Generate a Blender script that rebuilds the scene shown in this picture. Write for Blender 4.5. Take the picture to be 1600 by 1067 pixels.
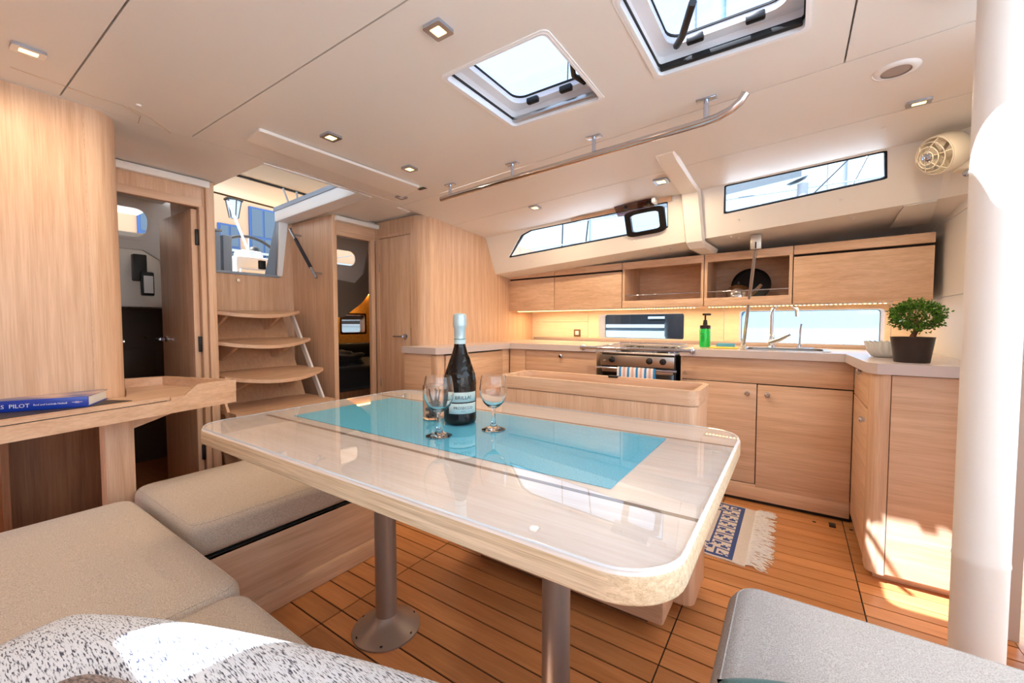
import bpy, bmesh, math, random
from mathutils import Vector, Matrix
from mathutils.geometry import tessellate_polygon
random.seed(7)
for o in list(bpy.data.objects): bpy.data.objects.remove(o)
SC = bpy.context.scene
COL = SC.collection
PI = math.pi

# ------------------------------------------------------------------ camera
cam_d = bpy.data.cameras.new('camera'); cam = bpy.data.objects.new('camera', cam_d); COL.objects.link(cam)
YAW = math.atan(440/650.); PIT = math.atan(28/650.)
cam.location = (0, 0, 1.1)
cam.rotation_euler = (PI/2-PIT, 0, YAW)
cam_d.sensor_width = 36; cam_d.lens = 36*650/1600.; cam_d.clip_start = .02
SC.camera = cam

# ------------------------------------------------------------------ world, sun, exposure
W = bpy.data.worlds.new('sky'); SC.world = W; W.use_nodes = True
bg = W.node_tree.nodes['Background']
bg.inputs[0].default_value = (.70, .85, 1.0, 1); bg.inputs[1].default_value = 2.4
sun_d = bpy.data.lights.new('sun', 'SUN'); sun = bpy.data.objects.new('sun', sun_d); COL.objects.link(sun)
sun_d.energy = 32; sun_d.angle = .009; sun_d.color = (1, .95, .86)
SUNV = Vector((.63, .95, -1.85)).normalized()
sun.rotation_euler = SUNV.to_track_quat('-Z', 'Y').to_euler()
vs = SC.view_settings
vs.view_transform = 'Standard'; vs.look = 'None'; vs.gamma = 1; vs.use_curve_mapping = False; vs.exposure = .6

# ------------------------------------------------------------------ materials
def lin(c):
    return tuple(((v/255.)/12.92 if v/255. <= .04045 else ((v/255.+.055)/1.055)**2.4) for v in c)
MATS = {}
def mat(name, c, rough=.5, metal=0, coat=0, trans=0, ior=1.45, bump=None, alpha=None, emit=None, es=0, spec=.5, sheen=0):
    m = bpy.data.materials.new(name); m.use_nodes = True; MATS[name] = m
    nt = m.node_tree; b = nt.nodes['Principled BSDF']
    b.inputs['Base Color'].default_value = (*lin(c), 1)
    b.inputs['Roughness'].default_value = rough; b.inputs['Metallic'].default_value = metal
    b.inputs['Coat Weight'].default_value = coat; b.inputs['Coat Roughness'].default_value = .04
    b.inputs['Transmission Weight'].default_value = trans; b.inputs['IOR'].default_value = ior
    b.inputs['Specular IOR Level'].default_value = spec
    if sheen: b.inputs['Sheen Weight'].default_value = sheen
    if emit: b.inputs['Emission Color'].default_value = (*lin(emit), 1); b.inputs['Emission Strength'].default_value = es
    if bump:
        sc, st, dist = bump
        n = nt.nodes.new('ShaderNodeTexNoise'); n.inputs['Scale'].default_value = sc; n.inputs['Detail'].default_value = 3
        bp = nt.nodes.new('ShaderNodeBump'); bp.inputs['Strength'].default_value = st; bp.inputs['Distance'].default_value = dist
        g = nt.nodes.new('ShaderNodeNewGeometry'); nt.links.new(g.outputs['Position'], n.inputs['Vector'])
        nt.links.new(n.outputs['Fac'], bp.inputs['Height']); nt.links.new(bp.outputs[0], b.inputs['Normal'])
    return m
def wood(name, c1, c2, axis, rough=.42, across=38., along=1.6, coat=0, rnd=.0, fine=.35):
    """veneer with grain running along axis x/y/z (world position)"""
    m = bpy.data.materials.new(name); m.use_nodes = True; MATS[name] = m
    nt = m.node_tree; b = nt.nodes['Principled BSDF']; L = nt.links.new
    g = nt.nodes.new('ShaderNodeNewGeometry'); oi = nt.nodes.new('ShaderNodeObjectInfo')
    off = nt.nodes.new('ShaderNodeVectorMath'); off.operation = 'MULTIPLY_ADD'
    cmb = nt.nodes.new('ShaderNodeCombineXYZ')
    for i in range(3): L(oi.outputs['Random'], cmb.inputs[i])
    L(cmb.outputs[0], off.inputs[0]); off.inputs[1].default_value = (13, 17, 11); L(g.outputs['Position'], off.inputs[2])
    mp = nt.nodes.new('ShaderNodeVectorMath'); mp.operation = 'MULTIPLY'; L(off.outputs[0], mp.inputs[0])
    s = [across]*3; s['xyz'.index(axis)] = along; mp.inputs[1].default_value = s
    n1 = nt.nodes.new('ShaderNodeTexNoise'); n1.inputs['Scale'].default_value = 1; n1.inputs['Detail'].default_value = 4; n1.inputs['Roughness'].default_value = .6
    n1.inputs['Distortion'].default_value = .4
    L(mp.outputs[0], n1.inputs['Vector'])
    mp2 = nt.nodes.new('ShaderNodeVectorMath'); mp2.operation = 'MULTIPLY'; L(off.outputs[0], mp2.inputs[0])
    s2 = [across*6]*3; s2['xyz'.index(axis)] = along*5; mp2.inputs[1].default_value = s2
    n2 = nt.nodes.new('ShaderNodeTexNoise'); n2.inputs['Scale'].default_value = 1; n2.inputs['Detail'].default_value = 2
    L(mp2.outputs[0], n2.inputs['Vector'])
    mix = nt.nodes.new('ShaderNodeMix'); mix.data_type = 'FLOAT'; mix.inputs[0].default_value = fine
    L(n1.outputs['Fac'], mix.inputs[2]); L(n2.outputs['Fac'], mix.inputs[3])
    r = nt.nodes.new('ShaderNodeValToRGB'); r.color_ramp.elements[0].position = .36; r.color_ramp.elements[1].position = .62
    r.color_ramp.elements[0].color = (*lin(c2), 1); r.color_ramp.elements[1].color = (*lin(c1), 1)
    L(mix.outputs[0], r.inputs[0])
    out = r.outputs[0]
    if rnd:
        hv = nt.nodes.new('ShaderNodeHueSaturation'); mr = nt.nodes.new('ShaderNodeMapRange')
        mr.inputs[3].default_value = 1-rnd; mr.inputs[4].default_value = 1+rnd
        L(oi.outputs['Random'], mr.inputs[0]); L(mr.outputs[0], hv.inputs['Value']); L(out, hv.inputs['Color']); out = hv.outputs[0]
    L(out, b.inputs['Base Color']); b.inputs['Roughness'].default_value = rough
    b.inputs['Coat Weight'].default_value = coat; b.inputs['Coat Roughness'].default_value = .15
    bp = nt.nodes.new('ShaderNodeBump'); bp.inputs['Strength'].default_value = .15; bp.inputs['Distance'].default_value = .0015
    L(mix.outputs[0], bp.inputs['Height']); L(bp.outputs[0], b.inputs['Normal'])
    return m
def fabric(name, c1, c2, sc=600., rough=.9, mid=.5, stretch=(1, 1, 1), strength=.5, dist=.001, width=.22):
    m = bpy.data.materials.new(name); m.use_nodes = True; MATS[name] = m
    nt = m.node_tree; b = nt.nodes['Principled BSDF']; L = nt.links.new
    g = nt.nodes.new('ShaderNodeNewGeometry'); mp = nt.nodes.new('ShaderNodeVectorMath'); mp.operation = 'MULTIPLY'
    L(g.outputs['Position'], mp.inputs[0]); mp.inputs[1].default_value = stretch
    n = nt.nodes.new('ShaderNodeTexNoise'); n.inputs['Scale'].default_value = sc; n.inputs['Detail'].default_value = 2
    L(mp.outputs[0], n.inputs['Vector'])
    r = nt.nodes.new('ShaderNodeValToRGB'); r.color_ramp.elements[0].position = mid-width/2; r.color_ramp.elements[1].position = mid+width/2
    r.color_ramp.elements[0].color = (*lin(c2), 1); r.color_ramp.elements[1].color = (*lin(c1), 1)
    L(n.outputs['Fac'], r.inputs[0]); L(r.outputs[0], b.inputs['Base Color']); b.inputs['Roughness'].default_value = rough
    b.inputs['Sheen Weight'].default_value = .2; b.inputs['Specular IOR Level'].default_value = .2
    bp = nt.nodes.new('ShaderNodeBump'); bp.inputs['Strength'].default_value = strength; bp.inputs['Distance'].default_value = dist
    L(n.outputs['Fac'], bp.inputs['Height']); L(bp.outputs[0], b.inputs['Normal'])
    return m
def sheet(name, tint, refl=1.0, ior=1.45, rough=.01):
    """thin clear sheet: tinted see-through with Fresnel gloss"""
    m = bpy.data.materials.new(name); m.use_nodes = True; MATS[name] = m
    nt = m.node_tree; nt.nodes.clear(); L = nt.links.new
    o = nt.nodes.new('ShaderNodeOutputMaterial'); t = nt.nodes.new('ShaderNodeBsdfTransparent'); t.inputs[0].default_value = (*tint, 1)
    gl = nt.nodes.new('ShaderNodeBsdfGlossy'); gl.inputs['Roughness'].default_value = rough
    lw = nt.nodes.new('ShaderNodeLayerWeight'); lw.inputs[0].default_value = .5
    pw = nt.nodes.new('ShaderNodeMath'); pw.operation = 'POWER'; pw.inputs[1].default_value = 5; L(lw.outputs['Facing'], pw.inputs[0])
    f0 = ((ior-1)/(ior+1))**2
    mu = nt.nodes.new('ShaderNodeMath'); mu.operation = 'MULTIPLY_ADD'; mu.inputs[1].default_value = (1-f0)*refl; mu.inputs[2].default_value = f0*refl; L(pw.outputs[0], mu.inputs[0])
    mx = nt.nodes.new('ShaderNodeMixShader'); L(mu.outputs[0], mx.inputs[0]); L(t.outputs[0], mx.inputs[1]); L(gl.outputs[0], mx.inputs[2]); L(mx.outputs[0], o.inputs[0])
    return m
def emis(name, c, s):
    m = bpy.data.materials.new(name); m.use_nodes = True; MATS[name] = m
    nt = m.node_tree; nt.nodes.clear(); o = nt.nodes.new('ShaderNodeOutputMaterial'); e = nt.nodes.new('ShaderNodeEmission')
    e.inputs[0].default_value = (*lin(c), 1); e.inputs[1].default_value = s; nt.links.new(e.outputs[0], o.inputs[0]); return m

OAK1, OAK2 = (226, 191, 162), (203, 162, 130)
oak_x = wood('oak_x', OAK1, OAK2, 'x'); oak_y = wood('oak_y', OAK1, OAK2, 'y'); oak_z = wood('oak_z', OAK1, OAK2, 'z')
table_oak = wood('table_oak', (240, 232, 229), (226, 213, 206), 'x', rough=.35, across=30)
edge_oak = wood('edge_oak', (230, 210, 180), (186, 160, 126), 'x', rough=.4, across=120, along=2.5)
teak = wood('teak', (206, 142, 90), (186, 121, 71), 'x', rough=.3, across=26, along=1.8, rnd=.12)
oak_darkened = wood('oak_darkened', (150, 106, 74), (122, 82, 56), 'z')  # darker oak copy; also paints the shade under the desk and bench locker
cream = mat('cream_liner', (232, 230, 228), .45)
cream_smooth = mat('cream_gelcoat', (240, 237, 233), .3)
roof_m = mat('deck_white', (235, 236, 238), .5)
white_m = mat('white_gelcoat', (242, 244, 248), .25)
grey_panel = mat('grey_panel', (226, 225, 226), .4)
blue_grey = mat('blue_grey', (150, 166, 186), .4)
worktop_m = mat('worktop', (206, 194, 194), .25, bump=(300, .05, .0005))
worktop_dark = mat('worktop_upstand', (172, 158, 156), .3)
caulk = mat('caulk', (38, 28, 22), .7)
black = mat('black_plastic', (18, 18, 20), .4)
rubber = mat('black_rubber', (24, 24, 26), .7)
dark_gap = mat('shadow_gap', (40, 28, 20), .8)
chrome = mat('chrome', (206, 220, 244), .10, 1)
steel = mat('brushed_steel', (190, 186, 182), .28, 1)
alu = mat('grey_post_paint', (170, 158, 150), .35, .6)
brass = mat('nickel', (188, 198, 216), .25, 1)
silver = mat('anodised_frame', (236, 240, 248), .25, .0)
seat_f = fabric('seat_fabric', (212, 198, 184), (182, 166, 150), 420)
seat_g = fabric('seat_fabric_front', (200, 196, 194), (168, 162, 160), 420)
tweed = fabric('tweed', (226, 230, 240), (64, 66, 86), 300, mid=.42, stretch=(.26, 1.7, 1.4), strength=.8, dist=.003, width=.12)
brown_f = fabric('brown_knit', (150, 128, 118), (84, 68, 64), 130, stretch=(1, 2.5, 1), strength=.8, dist=.003)
teal_f = fabric('teal_fabric', (92, 132, 130), (74, 112, 112), 500)
terra = fabric('terracotta', (198, 128, 98), (170, 100, 74), 300)
leather = mat('mast_leather', (236, 230, 226), .55, bump=(14, .25, .01))
runner = fabric('turquoise_runner', (98, 212, 246), (58, 190, 232), 260, mid=.5, rough=.7)
vinyl = sheet('clear_vinyl', (.99, .99, .99), 1, 2.3, .012)
vinyl_edge_glint = mat('vinyl_edge_glint', (226, 236, 246), .2)  # pale blue-white imitates light caught along the sheet edge
pane = sheet('window_pane', (.65, .70, .76), 1, 1.5)
hatch_pane = sheet('hatch_pane', (.64, .68, .76), 1, 1.5)
pane_dark = sheet('tinted_pane', (.60, .66, .74), 1, 1.5)
pane_smoke = sheet('smoked_acrylic', (.52, .40, .42), 1, 1.5)
glass = mat('clear_glass', (255, 255, 255), .0, 0, trans=1, ior=1.42)
bottle_g = mat('dark_bottle', (10, 8, 9), .10, coat=0, spec=.5, bump=(150, 1, .02))
bottle_s = mat('dark_bottle_smooth', (10, 8, 9), .07, spec=.5)
foil = mat('foil', (190, 214, 222), .3, .3, bump=(90, .4, .003))
label_m = mat('label_paper', (196, 220, 224), .5)
ink = mat('ink', (40, 46, 52), .6)
teal_line = mat('teal_band', (60, 120, 130), .5)
blue_cover = mat('book_blue', (18, 62, 176), .3, coat=.4)
paper = mat('paper', (236, 232, 226), .8)
white_ink = mat('white_ink', (240, 242, 250), .5)
pot_m = mat('pot', (46, 36, 34), .35)
soil = mat('soil', (40, 28, 20), .95)
bark = mat('bark', (110, 74, 52), .9, bump=(60, .6, .004))
green1 = mat('leaf', (84, 138, 34), .45)
soap = mat('soap_green', (20, 200, 80), .15, coat=.6)
sponge_b = mat('sponge_blue', (90, 170, 210), .9)
sponge_y = mat('sponge_yellow', (238, 210, 90), .9)
ice = mat('white_glass_bowl', (240, 242, 244), .2, trans=.35, coat=.3)
kettle_m = mat('kettle_steel', (196, 190, 186), .12, 1)
oven_black = mat('oven_glass', (12, 12, 14), .1, coat=.6)
navy = fabric('rug_navy', (58, 84, 146), (36, 54, 110), 500, strength=1)
rug_cream = fabric('rug_cream', (228, 216, 206), (200, 188, 178), 500, strength=1)
fan_m = mat('fan_plastic', (236, 226, 208), .4)
water = mat('water', (150, 170, 185), .25)
peach = mat('peach_plaster', (178, 142, 112), .8, bump=(8, .2, .02))
frame_blue = mat('blue_paint', (46, 76, 126), .5)
shop_glass = mat('dark_shop_pane', (60, 76, 92), .05, coat=.5)
canvas = mat('canvas', (168, 158, 144), .8, bump=(120, .1, .001))
hull_dark = mat('hull_dark', (26, 30, 34), .3, coat=.1, bump=(60, .2, .002))
out_white = mat('outdoor_white', (158, 162, 168), .4)
hull_grey = mat('hull_grey', (160, 174, 180), .35)
sailcover = mat('sail_cover', (150, 156, 160), .8, bump=(9, .4, .03))
sky_cover = mat('blue_cover', (140, 166, 184), .6)
red_m = mat('red_line', (226, 80, 80), .5)
bed_dark = fabric('bed_dark', (40, 40, 46), (26, 26, 32), 300)
jacket_f = fabric('jacket', (30, 34, 44), (18, 20, 28), 200, strength=.8, dist=.003)
amber_wood = wood('amber_wood', (214, 160, 84), (190, 136, 66), 'x')
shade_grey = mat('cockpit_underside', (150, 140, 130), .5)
cabin_dark = mat('cabin_brown', (92, 78, 68), .5)
towel_w = fabric('towel_white', (240, 238, 240), (222, 218, 222), 700)
towel_b = fabric('towel_blue', (66, 144, 208), (50, 124, 190), 700)
towel_p = fabric('towel_pink', (220, 184, 180), (206, 168, 164), 700)
led_m = emis('led_warm', (255, 196, 110), 9)
lamp_m = emis('lamp_warm', (255, 206, 120), 4.5)
screen_m = mat('white_plate', (232, 232, 236), .3)

# ------------------------------------------------------------------ builders
def link(name, me, m, parent=None, smooth=False):
    o = bpy.data.objects.new(name, me); COL.objects.link(o)
    if m is not None and len(me.materials) == 0: me.materials.append(m)
    if smooth:
        for p in me.polygons: p.use_smooth = True
    if parent is not None:
        o.parent = parent
        o.matrix_parent_inverse = Matrix.Translation(worldloc(parent)).inverted()
    return o
def worldloc(o):
    v = Vector(o.location)
    return v
def tag(o, label=None, cat=None, group=None, kind=None):
    if label: o['label'] = label
    if cat: o['category'] = cat
    if group: o['group'] = group
    if kind: o['kind'] = kind
    return o
def thing(name, label, cat, loc=(0, 0, 0), group=None):
    o = bpy.data.objects.new(name, None); COL.objects.link(o); o.location = loc; o.empty_display_size = .05
    return tag(o, label, cat, group)
def struct(o): o['kind'] = 'structure'; return o
def root(name, loc=(0, 0, 0)):
    o = bpy.data.objects.new(name, None); COL.objects.link(o); o.location = loc; o.empty_display_size = .05
    return struct(o)
def bm_done(bm, name, m, parent=None, smooth=False, ang=None):
    bmesh.ops.recalc_face_normals(bm, faces=bm.faces)
    me = bpy.data.meshes.new(name); bm.to_mesh(me); bm.free()
    o = link(name, me, m, parent, smooth or ang is not None)
    if ang is not None:
        try: me.set_sharp_from_angle(angle=math.radians(ang))
        except Exception: pass
    return o
def box(name, lo, hi, m, parent=None, bev=.002, seg=2, fn=None, sub=0):
    bm = bmesh.new(); bmesh.ops.create_cube(bm, size=1)
    lo, hi = Vector(lo), Vector(hi); c = (lo+hi)/2; d = hi-lo
    for v in bm.verts: v.co = Vector((v.co.x*d.x, v.co.y*d.y, v.co.z*d.z))+c
    if bev and min(d) > bev*2.2: bmesh.ops.bevel(bm, geom=list(bm.edges), offset=bev, segments=seg, affect='EDGES', profile=.5)
    if fn:
        for v in bm.verts: v.co = Vector(fn(*v.co))
    return bm_done(bm, name, m, parent, ang=40)
def shear(x, y, z): return (x, y-.1*(x+.8), z)
def sbox(name, lo, hi, m, parent=None, bev=.002): return box(name, lo, hi, m, parent, bev, fn=shear)
def prism(name, poly, fn, th, m, parent=None, holes=(), ang=35):
    """plate: 2-D outline (+holes) mapped to 3-D by fn, thickness vector th"""
    loops = [[Vector((p[0], p[1], 0)) for p in poly]]+[[Vector((p[0], p[1], 0)) for p in h] for h in holes]
    tris = tessellate_polygon(loops)
    flat = [p for lp in loops for p in lp]
    bm = bmesh.new(); th = Vector(th)
    A = [bm.verts.new(Vector(fn(p.x, p.y))) for p in flat]; Bv = [bm.verts.new(v.co+th) for v in A]
    for t in tris:
        try:
            bm.faces.new([A[i] for i in t]); bm.faces.new([Bv[i] for i in reversed(t)])
        except ValueError: pass
    k = 0
    for lp in loops:
        n = len(lp)
        for i in range(n):
            a, b = k+i, k+(i+1) % n
            bm.faces.new([A[a], A[b], Bv[b], Bv[a]])
        k += n
    return bm_done(bm, name, m, parent, ang=ang)
def rrect(x0, x1, y0, y1, r, n=5):
    out = []
    for cx, cy, a0 in ((x1-r, y1-r, 0), (x0+r, y1-r, 90), (x0+r, y0+r, 180), (x1-r, y0+r, 270)):
        for i in range(n+1):
            a = math.radians(a0+90*i/n); out.append((cx+r*math.cos(a), cy+r*math.sin(a)))
    return out
def rpoly(pts, rs, n=6):
    """rounded convex/concave polygon (ccw); rs = radius per corner"""
    out = []; N = len(pts)
    for i in range(N):
        p = Vector(pts[i]); a = (Vector(pts[i-1])-p).normalized(); b = (Vector(pts[(i+1) % N])-p).normalized(); r = rs[i] if not isinstance(rs, (int, float)) else rs
        if r <= 0: out.append(tuple(p)); continue
        half = a.angle(b)/2; d = r/math.tan(half); p0 = p+a*d; p1 = p+b*d; c = p+(a+b).normalized()*(r/math.sin(half))
        a0 = math.atan2(p0.y-c.y, p0.x-c.x); a1 = math.atan2(p1.y-c.y, p1.x-c.x); da = (a1-a0+PI) % (2*PI)-PI
        for k in range(n+1): t = a0+da*k/n; out.append((c.x+r*math.cos(t), c.y+r*math.sin(t)))
    return out
def slab(name, x0, x1, y0, y1, z0, z1, R, r, m, parent=None, crown=0, n=8, k=4, fn=None, rb=None):
    """rounded-corner slab (cushion, table top): plan radius R, edge radius r, crowned top"""
    bm = bmesh.new(); rings = []
    rb = r if rb is None else rb
    def ring(d, z):
        return [bm.verts.new((p[0], p[1], z)) for p in rrect(x0+d, x1-d, y0+d, y1-d, max(R-d, .001), n)]
    for i in range(k+1):
        t = PI/2*i/k; rings.append(ring(rb*(1-math.sin(t)), z0+rb*(1-math.cos(t))))
    for i in range(k+1):
        t = PI/2*i/k; rings.append(ring(r*(1-math.cos(t)), z1-r+r*math.sin(t)))
    mn = min(x1-x0, y1-y0)/2
    if crown:
        for f in (.25, .5, .75, .93):
            d = r+(mn-r)*f; rings.append(ring(d, z1+crown*(1-(1-f)**2)))
    for a, b in zip(rings, rings[1:]):
        N = len(a)
        for i in range(N): bm.faces.new([a[i], a[(i+1) % N], b[(i+1) % N], b[i]])
    bm.faces.new(rings[-1]); bm.faces.new(list(reversed(rings[0])))
    if fn:
        for v in bm.verts: v.co = Vector(fn(*v.co))
    return bm_done(bm, name, m, parent, ang=50)
def tube(name, pts, r, m, parent=None, n=10, rs=None, closed=False):
    bm = bmesh.new(); P = [Vector(p) for p in pts]; rings = []; N = len(P)
    prev = None
    for i, p in enumerate(P):
        if closed: t = (P[(i+1) % N]-P[i-1]).normalized()
        else: t = (P[min(i+1, N-1)]-P[max(i-1, 0)]).normalized()
        if prev is None:
            u = t.orthogonal().normalized()
        else:
            u = prev-t*prev.dot(t); u = u.normalized() if u.length > 1e-6 else t.orthogonal().normalized()
        prev = u; v = t.cross(u); rr = rs[i] if rs else r
        rings.append([bm.verts.new(p+(u*math.cos(2*PI*k/n)+v*math.sin(2*PI*k/n))*rr) for k in range(n)])
    pairs = list(zip(rings, rings[1:]))+([(rings[-1], rings[0])] if closed else [])
    for a, b in pairs:
        for i in range(n): bm.faces.new([a[i], a[(i+1) % n], b[(i+1) % n], b[i]])
    if not closed: bm.faces.new(list(reversed(rings[0]))); bm.faces.new(rings[-1])
    return bm_done(bm, name, m, parent, ang=50)
def lathe(name, prof, loc, m, parent=None, n=28, axis=None, ang=40):
    bm = bmesh.new(); rings = []
    M = Matrix.Translation(Vector(loc)) @ (Vector(axis).to_track_quat('Z', 'Y').to_matrix().to_4x4() if axis else Matrix.Identity(4))
    for r, z in prof:
        if r < 1e-5: rings.append([bm.verts.new(M @ Vector((0, 0, z)))])
        else: rings.append([bm.verts.new(M @ Vector((r*math.cos(2*PI*k/n), r*math.sin(2*PI*k/n), z))) for k in range(n)])
    for a, b in zip(rings, rings[1:]):
        for i in range(n):
            j = (i+1) % n
            if len(a) == 1 and len(b) == 1: continue
            if len(a) == 1: bm.faces.new([a[0], b[j], b[i]])
            elif len(b) == 1: bm.faces.new([a[i], a[j], b[0]])
            else: bm.faces.new([a[i], a[j], b[j], b[i]])
    return bm_done(bm, name, m, parent, ang=ang)
def lamp(name, kind, loc, energy, color, parent, size=.05, rot=None, sy=None):
    d = bpy.data.lights.new(name, kind); d.energy = energy; d.color = color
    if kind == 'AREA':
        d.size = size
        if sy: d.shape = 'RECTANGLE'; d.size_y = sy
    else: d.shadow_soft_size = size
    o = bpy.data.objects.new(name, d); COL.objects.link(o)
    o.location = Vector(loc)
    if rot: o.rotation_euler = rot
    if parent is not None: o.parent = parent; o.matrix_parent_inverse = Matrix.Translation(worldloc(parent)).inverted()
    return o
def text_mesh(name, s, size, m, parent, fn, ext=.0004, align='LEFT', space=1.0):
    c = bpy.data.curves.new(name, 'FONT'); c.body = s; c.size = size; c.extrude = ext; c.align_x = align; c.space_character = space; c.resolution_u = 2
    o = bpy.data.objects.new(name+'_tmp', c); COL.objects.link(o); bpy.context.view_layer.update()
    me = bpy.data.meshes.new_from_object(o.evaluated_get(bpy.context.evaluated_depsgraph_get()))
    bpy.data.objects.remove(o)
    for v in me.vertices: v.co = Vector(fn(v.co.x, v.co.y, v.co.z))
    me.name = name; me.materials.clear()
    return link(name, me, m, parent)
def arc(c, r, a0, a1, n, u, v):
    c, u, v = Vector(c), Vector(u), Vector(v)
    return [c+u*r*math.cos(math.radians(a0+(a1-a0)*i/n))+v*r*math.sin(math.radians(a0+(a1-a0)*i/n)) for i in range(n+1)]

def quad(name, pts, th, m, parent):
    bm = bmesh.new(); a = [bm.verts.new(p) for p in pts]; b = [bm.verts.new(Vector(p)+Vector(th)) for p in pts]
    n = len(pts); bm.faces.new(a); bm.faces.new(b[::-1])
    for i in range(n): bm.faces.new([a[i], a[(i+1) % n], b[(i+1) % n], b[i]])
    return bm_done(bm, name, m, parent, ang=30)

def ceil_z(X, Y):
    w = Y+.1*(X+.8); t = min(max((w-1.9)/.9, 0), 1)
    return 1.93-.03*t*t*(3-2*t)+.03*(X+.9)*min(max((w-1.2)/1.6, 0), 1)

# ================================================================== STRUCTURE
# ---- floor with teak planks
fl = root('floor')
box('floor_base', (-5.2, -1.3, -.06), (1.6, 3.1, -.004), caulk, fl, bev=0)
px_cut = [-3.45, -2.36, -1.41, -.335, .25, .66]
cuts = {}
def plank_mesh(L, Wd):
    key = (round(L, 3), round(Wd, 3))
    if key not in cuts:
        bm = bmesh.new(); bmesh.ops.create_cube(bm, size=1)
        for v in bm.verts: v.co = Vector((v.co.x*L, v.co.y*Wd, v.co.z*.014))
        me = bpy.data.meshes.new('plank'); bm.to_mesh(me); bm.free(); me.materials.append(teak); cuts[key] = me
    return cuts[key]
pitch = .084
for r in range(31):
    yy = .33+pitch*(r+.5)
    for a, b in zip(px_cut, px_cut[1:]):
        if b <= -2.3 and yy > 2.15: continue
        o = bpy.data.objects.new('plank', plank_mesh(b-a-.005, pitch-.0065)); COL.objects.link(o)
        o.location = ((a+b)/2, yy, -.007); o.parent = fl
box('floor_border', (.66, -1.3, -.012), (1.6, 3.1, 0), teak, fl, bev=0)
box('floor_border', (-5.2, -1.3, -.012), (.66, .328, 0), teak, fl, bev=0)
box('floor_border', (-5.2, .33, -.012), (-3.455, 2.2, 0), teak, fl, bev=0)
# small black floor latch with screws by the sink cabinet
fh = thing('floor_latch', 'small black recessed floor latch in front of the sink cabinet', 'latch', (.2, 2.83, 0))
box('latch_plate', (.185, 2.79, 0), (.215, 2.85, .004), black, fh, .001)
for sx in (.12, .28): lathe('screw', [(0, 0), (.009, 0), (.009, .002), (0, .002)], (sx, 2.815, 0), black, fh, 10)

# ---- ceiling panels (grid following the camber), with gaps as seams
ce = root('ceiling')
HA = (-1.0, -.605, 1.06, 1.49); HB = (-.40, .012, 1.06, 1.47)
SUN_HOLE_MAST = (.17, .35, 1.13, 1.30); SUN_HOLE_PILLOW = (-1.36, -1.16, -.55, -.18)  # unseen roof openings added to let sun onto the mast and pillow
CW = (-3.47, -2.30, 1.10, 1.72)
def lines(a, b, step, extra):
    v = [a, b]+[e for e in extra if a < e < b]
    k = int((b-a)/step); v += [a+(b-a)*i/k for i in range(1, k)] if k > 1 else []
    v = sorted(v); out = [v[0]]
    for q in v[1:]:
        if q-out[-1] > .004 or q in extra or q == b: out.append(q)
    return out
def ceil_panel(name, x0, x1, yf0, yf1, holes, dz=0., th=.018, m=cream, parent=ce, yshear=False):
    """yf0/yf1: y bounds; when yshear, they are sheared w bounds"""
    xs = lines(x0, x1, .18, [h for H in holes for h in H[:2]])
    ys = lines(yf0, yf1, .15, [h for H in holes for h in H[2:]])
    bm = bmesh.new(); V = {}
    def P(i, j, lay):
        if (i, j, lay) not in V:
            X = xs[i]; f = ys[j]
            Y = f-.1*(X+.8) if yshear else f
            if (not yshear) and yf1 > 1.7 and j == len(ys)-1 and abs(yf1-1.84) < .01: Y = yf1-.1*(X+.8)
            V[(i, j, lay)] = bm.verts.new((X, Y, ceil_z(X, Y)+dz+lay*th))
        return V[(i, j, lay)]
    solid = {}
    for i in range(len(xs)-1):
        for j in range(len(ys)-1):
            cx, cy = (xs[i]+xs[i+1])/2, (ys[j]+ys[j+1])/2
            if yshear: cy -= .1*(cx+.8)
            solid[(i, j)] = not any(H[0] < cx < H[1] and H[2] < cy < H[3] for H in holes)
    for (i, j), s in solid.items():
        if not s: continue
        bm.faces.new([P(i, j, 0), P(i, j+1, 0), P(i+1, j+1, 0), P(i+1, j, 0)])
        bm.faces.new([P(i, j, 1), P(i+1, j, 1), P(i+1, j+1, 1), P(i, j+1, 1)])
        for (di, dj, a, b) in ((-1, 0, (i, j), (i, j+1)), (1, 0, (i+1, j), (i+1, j+1)), (0, -1, (i, j), (i+1, j)), (0, 1, (i, j+1), (i+1, j+1))):
            if not solid.get((i+di, j+dj), False):
                bm.faces.new([P(*a, 0), P(*b, 0), P(*b, 1), P(*a, 1)])
    return bm_done(bm, name, m, parent, ang=30)
G = .0025
ceil_panel('ceiling_panel', -2.24, .9, -1.3, .363-G, [SUN_HOLE_PILLOW])
ceil_panel('ceiling_panel', -2.24, .9, .363+G, .765-G, [SUN_HOLE_PILLOW])
ceil_panel('ceiling_panel', -2.24, .115-G, .765+G, 1.84-G, [HA, HB, CW])
ceil_panel('ceiling_panel', .115+G, .9, .765+G, 1.84-G, [SUN_HOLE_MAST])
ceil_panel('ceiling_panel', -3.45, -2.244, .2, 1.84, [CW])
ceil_panel('ceiling_panel', -3.45, -2.33, 1.84, 2.12, [])
ceil_panel('ceiling_panel', -2.3, .64, 1.84+G, 2.37-G, [], yshear=True)
ceil_panel('ceiling_panel', -2.3, .64, 2.37+G, 2.80, [], yshear=True)
rf = struct(ceil_panel('trim_1', -3.45, 1.0, -1.35, 1.86, [HA, HB, SUN_HOLE_PILLOW, SUN_HOLE_MAST, CW], dz=.03, th=.03, m=roof_m, parent=None))
rf2 = struct(ceil_panel('trim_2', -3.45, 1.0, 1.84, 2.80, [], dz=.03, th=.03, m=roof_m, parent=None, yshear=True))
# forward edge trim of the outer ceiling
# tiny ceiling knobs
for i, (kx, ky) in enumerate([(-2.082, .545), (.30, 2.40)]):
    k = lathe('screw_cap', [(0, -.006), (.007, -.005), (.009, 0), (0, 0)], (kx, ky, ceil_z(kx, ky)), cream_smooth, ce, 10)
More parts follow.
